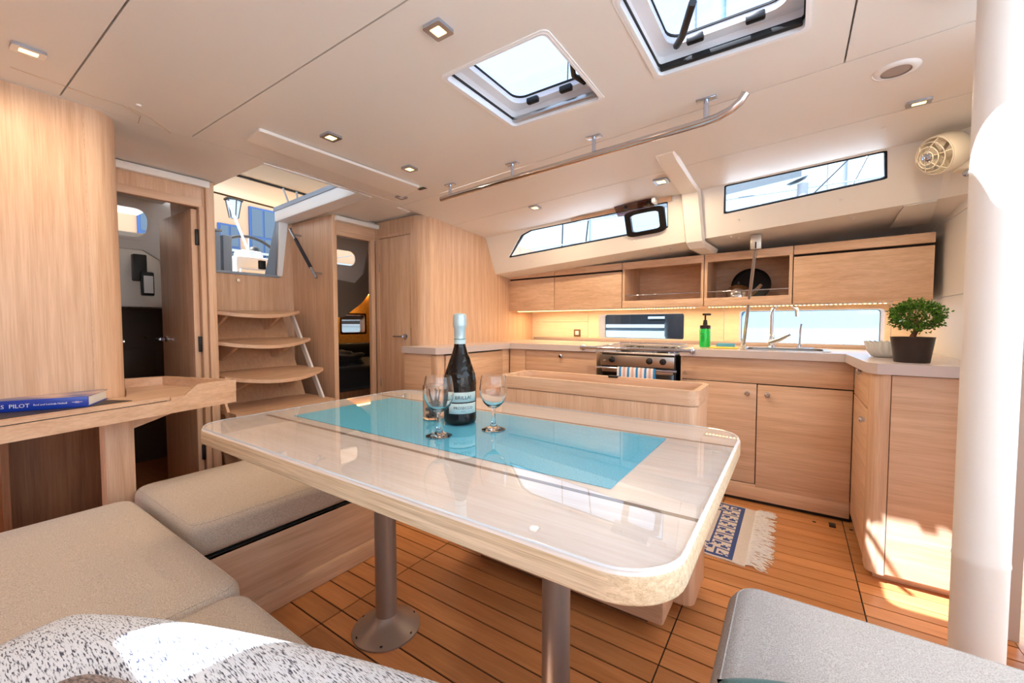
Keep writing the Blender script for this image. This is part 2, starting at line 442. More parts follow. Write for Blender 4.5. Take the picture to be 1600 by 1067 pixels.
# border seam of the liner along the nav wall
for sp_ in ([(-2.12, .235), (-2.13, .359), (-2.14, .43), (-2.135, .51), (-2.18, .575), (-2.27, .59)], [(-2.27, .70), (-2.17, .60), (-2.135, .53)]):
    tube('liner_seam', [(a_, b_, ceil_z(a_, b_)-.0002) for a_, b_ in sp_], .0016, mat('seam_%d' % len(sp_), (196, 172, 150), .6), ce, 5)
# overhead cover strip forward of companionway
prism('cover_strip', rpoly([(-2.085, 1.84), (-2.045, .905), (-1.895, .89), (-1.865, 1.775)][::-1], .01), lambda a, b: (a, b, ceil_z(a, b)-.014), (0, 0, .013), cream_smooth, ce)
box('strip_slot', (-1.92, 1.80, 1.9165), (-1.86, 1.83, 1.919), black, ce, 0)

# ---- hatches
def hatch(n, H, label_blind):
    x0, x1, y0, y1 = H
    zc = ceil_z((x0+x1)/2, (y0+y1)/2)
    R = root('window_%d' % n, ((x0+x1)/2, (y0+y1)/2, zc))
    id3 = lambda z: (lambda a, b: (a, b, z))
    prism('flange', rrect(x0-.010, x1+.010, y0-.010, y1+.010, .022), id3(zc-.003), (0, 0, .003), white_m, R, [rrect(x0+.004, x1-.004, y0+.004, y1-.004, .02)])
    prism('coaming', rrect(x0-.002, x1+.002, y0-.002, y1+.002, .02), id3(zc-.004), (0, 0, .06), silver, R, [rrect(x0+.006, x1-.006, y0+.006, y1-.006, .02)])
    prism('seal', rrect(x0-.001, x1+.001, y0-.001, y1+.001, .02), id3(zc+.02), (0, 0, .008), rubber, R, [rrect(x0+.010, x1-.010, y0+.010, y1-.010, .02)])
    prism('frame', rrect(x0-.01, x1+.01, y0-.01, y1+.01, .03), id3(zc+.056), (0, 0, .02), silver, R, [rrect(x0+.045, x1-.045, y0+.045, y1-.045, .045)])
    prism('gasket', rrect(x0+.03, x1-.03, y0+.03, y1-.03, .05), id3(zc+.077), (0, 0, .006), rubber, R, [rrect(x0+.048, x1-.048, y0+.048, y1-.048, .045)])
    prism('pane', rrect(x0-.01, x1+.01, y0-.01, y1+.01, .03), id3(zc+.086), (0, 0, .008), hatch_pane, R)
    # blind cassette along the outboard side
    box('blind_cassette', (x0+.012, y1-.026, zc+.006), (x1-.012, y1-.008, zc+.024), rubber if label_blind else steel, R, .003)
    # handle and latch
    hx, hy = x0+.14, y1-.055
    h = box('latch', (x0+.10, y1-.062, zc+.04), (x0+.15, y1-.040, zc+.062), black, R, .005)
    h = box('latch', (x1-.15, y1-.062, zc+.04), (x1-.10, y1-.040, zc+.062), black, R, .005)
    st = tube('stay_arm', [(x1-.05, y1-.05, zc+.05), (x1-.06, y1-.12, zc+.045), (x1-.03, y1-.20, zc+.06)], .009, black, R, 8) if not label_blind else \
        tube('stay_arm', [(x0+.07, y1-.05, zc+.05), (x0+.10, y1-.11, zc+.035), (x0+.15, y1-.22, zc+.045)], .011, black, R, 8)
    return R
hatch(1, HA, False); hatch(2, HB, True)
for nn, Hq in ((7, SUN_HOLE_PILLOW), (8, SUN_HOLE_MAST)):  # frames and panes for the two added openings that place the sun patches
    R_ = root('window_%d' % nn, (Hq[0], Hq[2], 1.95))
    prism('frame', rrect(Hq[0]-.02, Hq[1]+.02, Hq[2]-.02, Hq[3]+.02, .03), lambda a, b: (a, b, 1.99), (0, 0, .02), silver, R_, [rrect(Hq[0]+.004, Hq[1]-.004, Hq[2]+.004, Hq[3]-.004, .02)])
    prism('pane', rrect(Hq[0]-.01, Hq[1]+.01, Hq[2]-.01, Hq[3]+.01, .02), lambda a, b: (a, b, 2.01), (0, 0, .006), pane, R_)

# ---- starboard: backsplash with two hull windows, liner above the cabinets
ws = root('wall_starboard')
SW = lambda w: (lambda a, b: shear(a, w, b))
W1 = rrect(-1.512, -.738, .962, 1.188, .025); W2 = rrect(-.345, .476, .945, 1.198, .025)
for i, (xa, xb, za, zb) in enumerate([(-2.32, -1.62, .93, 1.115), (-2.32, -1.62, 1.118, 1.30), (-1.617, -.447, .93, 1.30), (-.444, .50, .93, 1.30), (.503, .66, .93, 1.115), (.503, .66, 1.118, 1.30)]):
    hs = [W1] if i == 2 else ([W2] if i == 3 else [])
    prism('backsplash_panel', [(xa, za), (xb, za), (xb, zb), (xa, zb)], SW(3.6), (.0, .03, 0), wood('splash', (244, 226, 202), (234, 212, 184), 'x') if i == 0 else MATS['splash'], ws, hs)
prism('liner', [(-2.32, 1.30), (.66, 1.30), (.66, 1.85), (-2.32, 1.85)], SW(3.62), (0, .03, 0), grey_panel, ws)
prism('liner_low', [(-2.32, -.02), (.66, -.02), (.66, .93), (-2.32, .93)], SW(3.64), (0, .03, 0), grey_panel, ws)
def hull_window(n, x0, x1, z0, z1):
    R = root('window_%d' % n, shear((x0+x1)/2, 3.6, z0))
    out = rrect(x0, x1, z0, z1, .025); inn = rrect(x0+.004, x1-.004, z0+.004, z1-.004, .022)
    prism('reveal', rrect(x0-.002, x1+.002, z0-.002, z1+.002, .025), SW(3.602), (0, .165, 0), MATS['splash'], R, [inn])
    prism('frame', rrect(x0-.004, x1+.004, z0-.004, z1+.004, .03), SW(3.764), (0, .008, 0), black, R, [rrect(x0+.007, x1-.007, z0+.007, z1-.007, .02)])
    prism('pane', rrect(x0, x1, z0, z1, .03), SW(3.772), (0, .006, 0), pane_dark, R)
hull_window(3, -1.512, -.738, .962, 1.188); hull_window(4, -.345, .476, .945, 1.198)

# ---- coachroof side band with two long windows
wb = root('trim_3')
def band(X, v):
    zb = 1.622+.05*(X+.9); zt = 1.905+.03*(X+.9)
    return shear(X, 2.95-.15*v, zb*(1-v)+zt*v)
win1 = rpoly([(-2.09, .36), (-.705, .36), (-.69, .90), (-1.80, .93), (-1.90, .86)], [.012, .02, .02, .05, .05])
win2 = rpoly([(-.372, .42), (.365, .49), (.352, .955), (-.362, .965)], .02)
prism('window_panel', [(-2.32, 0), (.56, 0), (.56, 1.0), (-2.32, 1.0)], band, (.001, .012, .004), cream_smooth, wb, [win1, win2])
for nn, (wp, ins) in enumerate(((win1, 0), (win2, 0))):
    R = root('window_%d' % (5+nn), band(-1.4 if nn == 0 else 0, .4))
    cx = sum(p[0] for p in wp)/len(wp); cv = sum(p[1] for p in wp)/len(wp)
    grow = lambda p, k, kv: (p[0]+(1 if p[0] > cx else -1)*k, p[1]+(1 if p[1] > cv else -1)*kv)
    shrink = [grow(p, -.008, -.025) for p in wp]
    prism('gasket', [grow(p, .01, .03) for p in wp], lambda a, b: Vector(band(a, b))+Vector((0, .014, .004)), (0, .03, .012), rubber if nn == 0 else rubber, R, [shrink])
    prism('pane', [grow(p, .01, .03) for p in wp], lambda a, b: Vector(band(a, b))+Vector((0, .05, .018)), (0, .006, .002), pane, R)
# returns at both ends of the window panel and the underside ledge
zb_ = lambda X: 1.622+.05*(X+.9)
quad('ledge_underside', [shear(-2.32, 2.95, zb_(-2.32)), shear(.56, 2.95, zb_(.56)), shear(.56, 3.63, zb_(.56)-.05), shear(-2.32, 3.63, zb_(-2.32)-.05)], (0, 0, .012), cream_smooth, wb)
# forward box end of the band
quad('band_end', [band(.56, 0), band(.56, 1), shear(.64, 2.72, 1.95), shear(.64, 2.80, 1.672)], (.0, .02, .004), cream_smooth, wb)
quad('band_end', [shear(.56, 2.95, zb_(.56)), shear(.64, 2.80, 1.672), shear(.64, 3.63, 1.612), shear(.56, 3.63, 1.644)], (0, 0, .012), cream_smooth, wb)
quad('band_foot', [shear(.44, 2.965, 1.683), shear(.555, 2.955, 1.688), shear(.60, 3.30, 1.645), shear(.44, 3.30, 1.642)], (0, 0, .008), cream_smooth, wb)
# rib beam over the ceiling, the window panel and the ledge
rb_ = root('trim_4')
def rib(name, pts, wid0, wid1):
    bm = bmesh.new(); A = []
    for (X, w, z, hw, dn) in pts:
        A.append([bm.verts.new(shear(X-hw, w, z)), bm.verts.new(shear(X-hw+.012, w-dn[0], z-dn[1])), bm.verts.new(shear(X+hw-.012, w-dn[0], z-dn[1])), bm.verts.new(shear(X+hw, w, z))])
    for a, b in zip(A, A[1:]):
        for i in range(3): bm.faces.new([a[i], a[i+1], b[i+1], b[i]])
    bm.faces.new(A[0]); bm.faces.new(A[-1][::-1])
    return bm_done(bm, name, cream_smooth, rb_, ang=25)
X0 = -.545
rib('rib_beam', [(X0+.0, 2.16, ceil_z(X0, 2.14)+.002, .05, (0, .004)), (X0, 2.24, ceil_z(X0, 2.2)+.002, .055, (0, .022)), (X0, 2.79, 1.918, .058, (.03, .026)), (X0, 2.955, 1.632, .06, (.034, .006)), (X0+.01, 2.98, 1.622, .06, (.0, .03)), (X0+.05, 3.20, 1.605, .055, (.0, .03))], .05, .06)
sbox('rib_foot', (X0-.02, 3.19, 1.567), (X0+.12, 3.21, 1.58), rubber, rb_, 0)
for i, (X, w, dz) in enumerate([(-1.95, 2.958, .0), (-1.32, 3.0, 0), (-1.15, 3.04, 0), (-.78, 3.0, 0), (-.72, 3.04, 0), (-.34, 3.0, 0), (-.30, 3.05, 0), (.24, 3.0, 0), (.26, 3.06, 0)]):
    p = shear(X, w, zb_(X)-.004-(w-2.95)*.07); lathe('screw_cap', [(0, -.004), (.006, -.003), (.007, .002), (0, .002)], p, white_m, wb, 8)
for X, v in [(-1.85, .17), (-.95, .2), (-.29, .25), (.19, .28), (-.33, .99), (-.02, .99), (.28, .99)]:
    p = Vector(band(X, v)); lathe('screw_cap', [(0, .004), (.007, .003), (.008, -.002), (0, -.002)], p, cream, wb, 8, axis=(0, -1, -.5))

# ---- forward bulkhead
wf = root('wall_forward')
for (za, zb) in ((.93, 1.235), (1.238, 1.62), (1.623, 1.96)):
    prism('wall_panel', [(2.13, za), (3.6, za), (3.6, zb), (2.13, zb)], lambda a, b: (.635, a, b), (.03, 0, 0), grey_panel, wf)
prism('wall_panel', [(2.13, -.02), (3.6, -.02), (3.6, .93), (2.13, .93)], lambda a, b: (.64, a, b), (.03, 0, 0), grey_panel, wf)
prism('wood_bulkhead', [(1.72, -.01), (2.125, -.01), (2.125, 1.96), (1.72, 1.96)], lambda a, b: (.68, a, b), (.03, 0, 0), oak_z, wf)
# mast (deck-stepped compression post in leather)
ms = thing('mast_post', 'cream leather wrapped mast post beside the plant end of the worktop', 'post', (.405, 1.515, 0))
mp = [(0, 0), (.053, 0), (.053, .03), (.0505, .04), (.0505, .50), (.052, .505), (.0505, .515), (.0505, 1.928), (0, 1.928)]
lathe('leather_sleeve', mp, (.405, 1.515, 0), leather, ms, 32)

# ---- aft bulkhead with the two openings and companionway
wa = root('wall_aft')
XB = -2.86
# portion over door 1
box('lintel', (XB-.03, .20, 1.775), (XB, 1.03, 1.90), oak_z, wa, .002)
box('door_head', (XB-.035, .20, 1.77), (XB+.006, 1.015, 1.815), oak_y, wa, .003)
box('cream_cornice', (XB-.01, .20, 1.885), (XB+.03, 1.05, 1.925), cream_smooth, wa, .006)
box('post', (XB-.12, 1.03, 0), (XB+.02, 1.072, 1.925), oak_z, wa, .004)
box('door_jamb', (XB-.05, 1.0, 0), (XB+.004, 1.028, 1.775), oak_z, wa, .003)
box('door_jamb', (XB-.05, 1.0, 0), (XB-.035, 1.02, 1.775), rubber, wa, 0)
# companionway bulkhead below the washboards
cwx = -3.40
prism('companionway_bulkhead', [(1.05, 0), (1.84, 0), (1.84, 1.92), (1.755, 1.92), (1.71, 1.475), (1.05, 1.47)], lambda a, b: (cwx, a, b), (-.03, 0, 0), oak_z, wa)
box('companionway_side', (-3.43, 1.04, 0), (XB-.12, 1.07, 1.93), oak_z, wa, 0)
prism('companionway_side', [(-3.43, 0), (-2.845, 0), (-2.845, 1.905), (-3.43, 1.905)], lambda a, b: (a, 1.83, b), (0, .028, 0), oak_z, wa)
box('edge_trim', (-2.862, 1.826, 0), (-2.838, 1.862, 1.905), oak_z, wa, .004)
box('sill', (cwx-.05, 1.06, 1.462), (cwx+.012, 1.715, 1.482), blue_grey, wa, .003)
lathe('sensor', [(0, 0), (.012, 0), (.012, .006), (0, .006)], (cwx+.002, 1.42, 1.42), steel, wa, 10, axis=(1, 0, 0))
# portion over door 2
box('lintel', (XB-.03, 1.855, 1.775), (XB, 2.25, 1.90), oak_y, wa, .002)
box('cream_cornice', (XB-.01, 1.845, 1.865), (XB+.05, 2.24, 1.90), cream_smooth, wa, .006)
box('door_jamb', (XB-.03, 2.175, 0), (XB+.008, 2.215, 1.78), oak_z, wa, .004)
box('door_head', (XB-.03, 1.855, 1.765), (XB+.006, 2.2, 1.80), oak_y, wa, .003)
# white coaming round the roof opening of the companionway
quad('roof_coaming', [(CW[1]+.02, CW[3]-.075, 1.918), (CW[1]+.02, CW[3]+.03, 1.914), (-3.43, CW[3]+.09, 1.90), (-3.43, CW[3]-.01, 1.905)], (0, 0, .004), white_m, wa)
quad('roof_coaming', [(CW[1]+.02, CW[3]-.075, 1.918), (CW[1]+.02, CW[3]-.075, 2.0), (-3.43, CW[3]-.01, 1.985), (-3.43, CW[3]-.01, 1.905)], (0, .02, 0), white_m, wa)
quad('roof_coaming', [(CW[1], CW[2]-.01, 1.925), (CW[1], CW[3], 1.92), (CW[1], CW[3], 2.0), (CW[1], CW[2]-.01, 2.0)], (.015, 0, 0), white_m, wa)
quad('slide_track', [(CW[1]+.02, CW[3]-.085, 2.0), (CW[1]+.02, CW[3]-.05, 2.0), (-3.43, CW[3]+.015, 1.985), (-3.43, CW[3]-.02, 1.985)], (0, 0, .03), blue_grey, wa)
quad('washboard_frame', [(cwx+.004, 1.70, 1.475), (cwx+.004, 1.735, 1.475), (cwx+.004, 1.79, 1.91), (cwx+.004, 1.725, 1.91)], (.012, 0, 0), white_m, wa)

# ---- wall with the closed door, curved corner, galley aft wall
wg = root('wall_galley_aft')
YD = 2.225
def curve_wall(name, pts, z0, ztop, m, parent, th=.02):
    bm = bmesh.new(); a = []; b = []
    for (X, Y) in pts:
        zt = ztop(X, Y); a.append(bm.verts.new((X, Y, z0))); b.append(bm.verts.new((X, Y, zt)))
    for i in range(len(pts)-1): bm.faces.new([a[i], a[i+1], b[i+1], b[i]])
    bm.normal_update(); bmesh.ops.solidify(bm, geom=list(bm.faces), thickness=th)
    return bm_done(bm, name, m, parent, ang=30)
corner = [(-2.40+.10*math.sin(t), 2.325-.10*math.cos(t)) for t in [PI/2*i/8 for i in range(9)]]
ctop = lambda X, Y: ceil_z(X, min(Y, 3.1))+.01
curve_wall('curved_corner', [(-2.425, YD)]+corner+[(-2.30, 2.345)], 0, ctop, oak_z, wg, -.02)
gl = [(-2.30, 2.345), (-2.30, 2.6), (-2.30, 2.85), (-2.30, 3.05), (-2.30, 3.25), (-2.30, 3.82)]
curve_wall('galley_end_panel', gl, 0, ctop, oak_z, wg, -.02)
prism('door_surround', [(-2.86, 0), (-2.805, 0), (-2.805, 1.785), (-2.437, 1.785), (-2.437, 0), (-2.425, 0), (-2.425, 1.92), (-2.86, 1.92)], lambda a, b: (a, YD, b), (0, .03, 0), oak_z, wg)
for lo, hi in (((-2.825, YD-.008, 0), (-2.805, YD+.01, 1.80)), ((-2.437, YD-.008, 0), (-2.415, YD+.01, 1.80)), ((-2.825, YD-.008, 1.785), (-2.415, YD+.01, 1.81))):
    box('door_moulding', lo, hi, oak_z, wg, .003)
d3 = root('door_1', (-2.62, YD, 0))
leaf = box('leaf', (-2.802, YD-.004, .01), (-2.441, YD+.026, 1.782), oak_z, d3, .002)
hd = lathe('handle_rose', [(0, 0), (.022, 0), (.022, .008), (.012, .012), (.010, .035), (0, .035)], (-2.50, YD-.004, 1.0), chrome, d3, 18, axis=(0, -1, 0))
tube('handle', [(-2.50, YD-.038, 1.0), (-2.55, YD-.04, 1.0), (-2.61, YD-.036, 1.0)], .007, chrome, d3)
box('lock_plate', (-2.444, YD-.006, .93), (-2.439, YD+.01, 1.07), black, d3, 0)
for zz in (1.55, .62): box('hinge', (-2.812, YD-.012, zz-.035), (-2.799, YD-.002, zz+.035), steel, d3, .002)

# ---- nav station wall with rounded end
wn = root('wall_nav')
nc = [(-2.37+.11*math.cos(t), .425+.11*math.sin(t)) for t in [PI/2*i/9 for i in range(10)]]
curve_wall('veneer_panel', [(-2.275, -1.2), (-2.26, .0), (-2.26, .425)]+nc[1:]+[(-2.46, .538)], .745, lambda X, Y: 1.93, oak_z, wn, .02)
box('edge_line', (-2.261, .424, .74), (-2.2585, .4265, 1.93), MATS['oak_x'], wn, 0)
box('knee_panel', (-2.62, -1.2, 0), (-2.60, .53, .73), oak_darkened, wn, 0)  # shade of the knee space is put into the dark panel colour
box('knee_panel', (-2.60, .515, 0), (-2.335, .535, .73), oak_darkened, wn, 0)
box('return_panel', (-2.9, .20, .0), (-2.46, .22, 1.93), oak_darkened, wn, 0)

# ---- port wall behind the settee (outside the frame)
wp = root('wall_port')
box('veneer_panel', (-2.6, -1.27, 0), (-.15, -1.25, 1.93), oak_x, wp, 0)
box('hull_side', (-.15, -1.27, 0), (1.4, -1.25, 1.25), grey_panel, wp, 0)
box('hull_side', (1.38, -1.27, 0), (1.4, 1.72, 1.25), grey_panel, wp, 0)

# ---- open door into the port aft cabin
d1 = root('door_2', (-2.88, 1.0, 0))
box('leaf', (-3.40, .968, .02), (-2.885, .998, 1.76), oak_z, d1, .002)
for zz in (1.60, .98, .34): box('hinge', (-2.895, .985, zz-.045), (-2.868, 1.0, zz+.045), black, d1, .002)
lathe('handle_rose', [(0, 0), (.02, 0), (.02, .008), (.01, .012), (.01, .035), (0, .035)], (-3.33, .968, 1.0), chrome, d1, 14, axis=(0, -1, 0))
tube('handle', [(-3.33, .93, 1.0), (-3.37, .925, 1.0), (-3.40, .93, 1.0)], .007, chrome, d1, 8)
# port aft cabin shell
ca = root('wall_cabin_port')
win_c = rrect(.70, 1.02, 1.69, 1.90, .07)
prism('window_wall', [(.2, 1.62), (1.0, 1.62), (1.10, 1.56), (1.14, 1.3), (1.38, 1.3), (1.38, 1.97), (.2, 1.97)], lambda a, b: (-3.9+.25*(b-1.35), a, b), (-.03, 0, 0), cream_smooth, ca, [win_c])
prism('gasket', rrect(.69, 1.03, 1.68, 1.91, .08), lambda a, b: (-3.895+.25*(b-1.35), a, b), (.008, 0, 0), cream_smooth, ca, [rrect(.71, 1.01, 1.70, 1.89, .07)])
box('lower_wall', (-4.3, .2, 0), (-4.27, 1.38, 1.25), cabin_dark, ca, 0)
box('side_recess', (-4.3, .2, 1.22), (-3.88, 1.38, 1.25), cream_smooth, ca, 0)
box('recess_back', (-4.25, .2, 1.25), (-4.22, 1.38, 1.8), cream_smooth, ca, 0)
box('cabin_side', (-4.3, .18, 0), (-2.8, .2, 1.97), oak_darkened, ca, 0)
quad('cabin_side', [(-3.46, 1.22, 0), (-4.3, 1.385, 0), (-4.3, 1.385, 1.97), (-3.46, 1.22, 1.97)], (0, .012, 0), oak_darkened, ca)
box('cabin_side', (-3.46, 1.04, 0), (-3.44, 1.23, 1.45), oak_darkened, ca, 0)
box('cabin_head', (-4.3, .18, 1.95), (-3.42, 1.09, 1.957), cream_smooth, ca, 0)
box('drawer_front', (-4.268, .95, .70), (-4.262, 1.16, .90), cabin_dark, ca, .002)
for yy, zz in ((.97, .66), (1.12, .63), (1.10, .99)): lathe('screw_cap', [(0, 0), (.007, 0), (.007, .005), (0, .005)], (-4.262, yy, zz), chrome, ca, 8, axis=(1, 0, 0))
bx = thing('reading_lamp', 'black reading lamp with a white lit face in the port cabin', 'lamp', (-4.1, 1.03, 1.3))
box('lamp_body', (-4.13, 1.0, 1.42), (-4.07, 1.08, 1.62), black, bx, .008)
box('lamp_head', (-4.08, 1.035, 1.31), (-4.05, 1.115, 1.49), black, bx, .01)
box('lamp_face', (-4.0495, 1.05, 1.33), (-4.045, 1.105, 1.46), screen_m, bx, .004)
box('lamp_stem', (-4.22, 1.03, 1.55), (-4.12, 1.05, 1.57), black, bx, .003)
cl_ = thing('cabin_towel_bar', 'chrome latch handle beside the nav wall in the port cabin', 'handle', (-3.05, .66, 1.0))
tube('bar', [(-3.06, .62, 1.0), (-3.06, .70, 1.0)], .012, chrome, cl_, 10)
box('plate', (-3.09, .60, .72), (-3.062, .685, 1.03), black, cl_, .003)

# ---- starboard aft cabin behind door 2
cb = root('wall_cabin_starboard')
xw = -3.62
wq = rrect(2.20, 2.575, 1.655, 1.815, .06)
prism('port_light_wall', [(1.86, 1.56), (2.56, 1.50), (2.66, 1.60), (2.75, 1.93), (1.86, 1.93)], lambda a, b: (xw, a, b), (-.03, 0, 0), cream_smooth, cb, [wq])
prism('port_gasket', rrect(2.19, 2.585, 1.645, 1.825, .07), lambda a, b: (xw+.008, a, b), (-.008, 0, 0), cream, cb, [rrect(2.21, 2.565, 1.665, 1.805, .06)])
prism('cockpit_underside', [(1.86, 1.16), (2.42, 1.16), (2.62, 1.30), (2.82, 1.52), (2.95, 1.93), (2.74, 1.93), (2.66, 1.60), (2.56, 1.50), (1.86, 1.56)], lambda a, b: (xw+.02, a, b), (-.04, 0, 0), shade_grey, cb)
wr = rrect(3.06, 3.40, .985, 1.21, .02)
prism('hull_wall', [(1.86, .6), (4.0, .6), (4.0, 1.5), (1.86, 1.5)], lambda a, b: (-4.6, a, b), (-.03, 0, 0), amber_wood, cb, [wr])
prism('window_reveal', rrect(3.04, 3.42, .965, 1.23, .02), lambda a, b: (-4.6, a, b), (-.1, 0, 0), oak_darkened, cb, [rrect(3.065, 3.395, .99, 1.205, .02)])
box('lower_panel', (-4.62, 1.86, 0), (-4.6, 4.0, .65), oak_darkened, cb, 0)
box('cabin_side', (-4.6, 1.86, 0), (-3.43, 1.88, 1.5), oak_darkened, cb, 0)
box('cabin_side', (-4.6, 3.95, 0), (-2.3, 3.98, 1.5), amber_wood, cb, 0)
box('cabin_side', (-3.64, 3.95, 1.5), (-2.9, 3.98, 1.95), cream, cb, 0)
box('cabin_side', (-2.90, 2.26, 0), (-2.87, 3.95, 1.95), oak_darkened, cb, 0)
box('cabin_head', (-3.66, 1.86, 1.92), (-2.88, 3.98, 1.95), cream_smooth, cb, 0)
box('cabin_head', (-4.6, 1.86, 1.48), (-3.62, 3.98, 1.5), amber_wood, cb, 0)
box('upper_side', (-3.66, 2.80, 1.45), (-3.64, 3.97, 1.95), amber_wood, cb, 0)
ld = thing('cabin_strip_light', 'warm strip light on the amber cabin wall through the doorway', 'light', (-4.58, 3.2, 1.48))
box('diffuser', (-4.59, 2.9, 1.47), (-4.56, 3.6, 1.49), led_m, ld, 0)
lamp('strip_glow', 'AREA', (-4.5, 3.1, 1.46), 9, (1, .62, .22), ld, .5, (0, -.5, 0), .05)
bed = thing('cabin_berth', 'dark berth mattress in the starboard aft cabin', 'bed', (-4.0, 2.7, 0))
slab('mattress', -4.58, -3.5, 1.95, 3.9, .45, .68, .05, .05, bed_dark, bed)
box('berth_front', (-3.56, 1.9, 0), (-3.52, 3.9, .45), oak_darkened, bed, .003)
box('head_cushion', (-4.59, 1.95, .68), (-4.45, 3.9, .86), bed_dark, bed, .03)
def blob(name, c, rad, m, parent=None, seed=1, rough=.25, nz=14, flat=None):
    rnd = random.Random(seed); ph = [rnd.uniform(0, 6) for _ in range(9)]
    bm = bmesh.new(); bmesh.ops.create_uvsphere(bm, u_segments=nz*2, v_segments=nz, radius=1)
    for v in bm.verts:
        p = v.co.copy(); d = 1+rough*.5*(math.sin(p.x*5+ph[0])*math.sin(p.y*6+ph[1])+.6*math.sin(p.z*7+ph[2]+p.x*4)+.4*math.sin(p.y*13+ph[3]+p.x*9))
        s = [math.copysign(abs(q)**.75, q) for q in p]
        v.co = Vector((c[0]+s[0]*rad[0]*d, c[1]+s[1]*rad[1]*d, c[2]+s[2]*rad[2]*d))
        if flat is not None and v.co.z < flat: v.co.z = flat
    return bm_done(bm, name, m, parent, smooth=True)
jk = tag(blob('jacket', (-3.75, 2.45, .745), (.16, .22, .075), jacket_f, None, 4, .35, flat=.682), 'crumpled dark jacket lying on the berth through the doorway', 'jacket')
dh = root('door_3', (-2.89, 2.2, 0))
box('leaf', (-2.955, 2.23, .02), (-2.925, 2.72, 1.76), oak_z, dh, .002)
tube('handle', [(-2.955, 2.66, 1.0), (-3.0, 2.66, 1.0), (-3.0, 2.59, 1.0)], .008, chrome, dh, 8)
box('hinge', (-2.905, 2.195, 1.48), (-2.888, 2.21, 1.56), steel, dh, .002)

# ================================================================== GALLEY
zt0, zt1 = .89, .935
wt = thing('worktop', 'continuous greyish mauve worktop wrapping round the galley', 'worktop', (-.8, 3.2, .89))
poly = [(-2.335, 2.03), (-1.995, 2.03), (-1.97, 2.07), (-1.97, 2.875), (-1.205, 2.875), (-1.205, 3.40), (-.615, 3.40), (-.615, 2.875), (.235, 2.875), (.262, 2.32), (.292, 2.275), (.632, 2.265), (.632, 3.45), (-2.29, 3.745), (-2.29, 2.36), (-2.335, 2.30)]
prism('slab', poly, lambda a, b: (a, b, zt0), (0, 0, zt1-zt0), worktop_m, wt, [rrect(-.26, .16, 2.98, 3.28, .04)])
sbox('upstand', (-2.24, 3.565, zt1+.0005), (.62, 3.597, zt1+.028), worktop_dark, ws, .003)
sk = thing('sink', 'stainless sink let into the worktop below the mixer tap', 'sink', (-.05, 3.13, .77))
prism('sink_rim', rrect(-.28, .18, 2.96, 3.30, .05), lambda a, b: (a, b, zt1), (0, 0, .004), steel, sk, [rrect(-.25, .15, 2.99, 3.27, .04)])
prism('sink_wall', rrect(-.257, .157, 2.983, 3.277, .04), lambda a, b: (a, b, .77), (0, 0, zt1-.77), steel, sk, [rrect(-.25, .15, 2.99, 3.27, .035)])
prism('sink_bottom', rrect(-.257, .157, 2.983, 3.277, .04), lambda a, b: (a, b, .765), (0, 0, .006), steel, sk)

def knob(parent, p, ax): lathe('knob', [(0, 0), (.010, 0), (.010, .006), (.0145, .010), (.0145, .017), (.010, .021), (0, .021)], p, chrome, parent, 16, axis=ax)
def carcass(t, lo, hi, m=oak_x): return box('carcass', lo, hi, m, t, .0)
# sink unit
t = thing('sink_cabinet', 'oak cabinet under the sink with two doors and a deep fascia', 'cabinet', (-.16, 3.1, 0))
box('carcass', (-.612, 2.92, .0), (.285, 3.35, .76), dark_gap, t, 0)
box('fascia', (-.61, 2.90, .738), (.278, 2.922, zt0-.003), oak_x, t, .002)
a = box('door', (-.61, 2.90, .122), (-.177, 2.922, .733), oak_x, t, .002); knob(a, (-.225, 2.90, .675), (0, -1, 0))
a = box('door', (-.172, 2.90, .105), (.276, 2.922, .731), oak_x, t, .002); knob(a, (-.12, 2.90, .675), (0, -1, 0))
box('plinth', (-.61, 2.902, .022), (.278, 2.922, .117), oak_x, t, .002)
box('side_post', (-.613, 2.898, .0), (-.606, 2.925, zt0), oak_z, t, 0)
# warning pictogram by the stove
for k in range(2):
    zc = .775-.045*k
    pts = [Vector((-.588+.014*math.cos(math.radians(a_)), 2.8985, zc+.012*math.sin(math.radians(a_)))) for a_ in ((90, 210, 330) if k == 0 else (45, 135, 225, 315))]
    tube('pictogram', pts, .0012, ink, t, 5, closed=True)
# drawer unit aft of the stove
t = thing('drawer_cabinet', 'oak drawer cabinet between the stove and the corner of the galley', 'cabinet', (-1.52, 3.1, 0))
box('carcass', (-1.83, 2.92, 0), (-1.207, 3.35, zt0), dark_gap, t, 0)
a = box('drawer', (-1.827, 2.90, .67), (-1.215, 2.922, zt0-.006), oak_x, t, .002); knob(a, (-1.50, 2.90, .845), (0, -1, 0))
a = box('drawer', (-1.827, 2.90, .40), (-1.215, 2.922, .664), oak_x, t, .002); knob(a, (-1.50, 2.90, .62), (0, -1, 0))
a = box('door', (-1.827, 2.90, .11), (-1.215, 2.922, .394), oak_x, t, .002)
box('plinth', (-1.827, 2.90, .02), (-1.215, 2.922, .105), oak_x, t, .002)
box('side_post', (-1.213, 2.898, 0), (-1.205, 3.3, zt0), oak_z, t, 0)
# corner filler
fz = box('corner_filler', (-1.985, 2.90, .0), (-1.833, 2.922, zt0-.003), oak_x, None, .002)
tag(fz, 'narrow oak filler panel in the aft inner corner of the galley', 'panel')
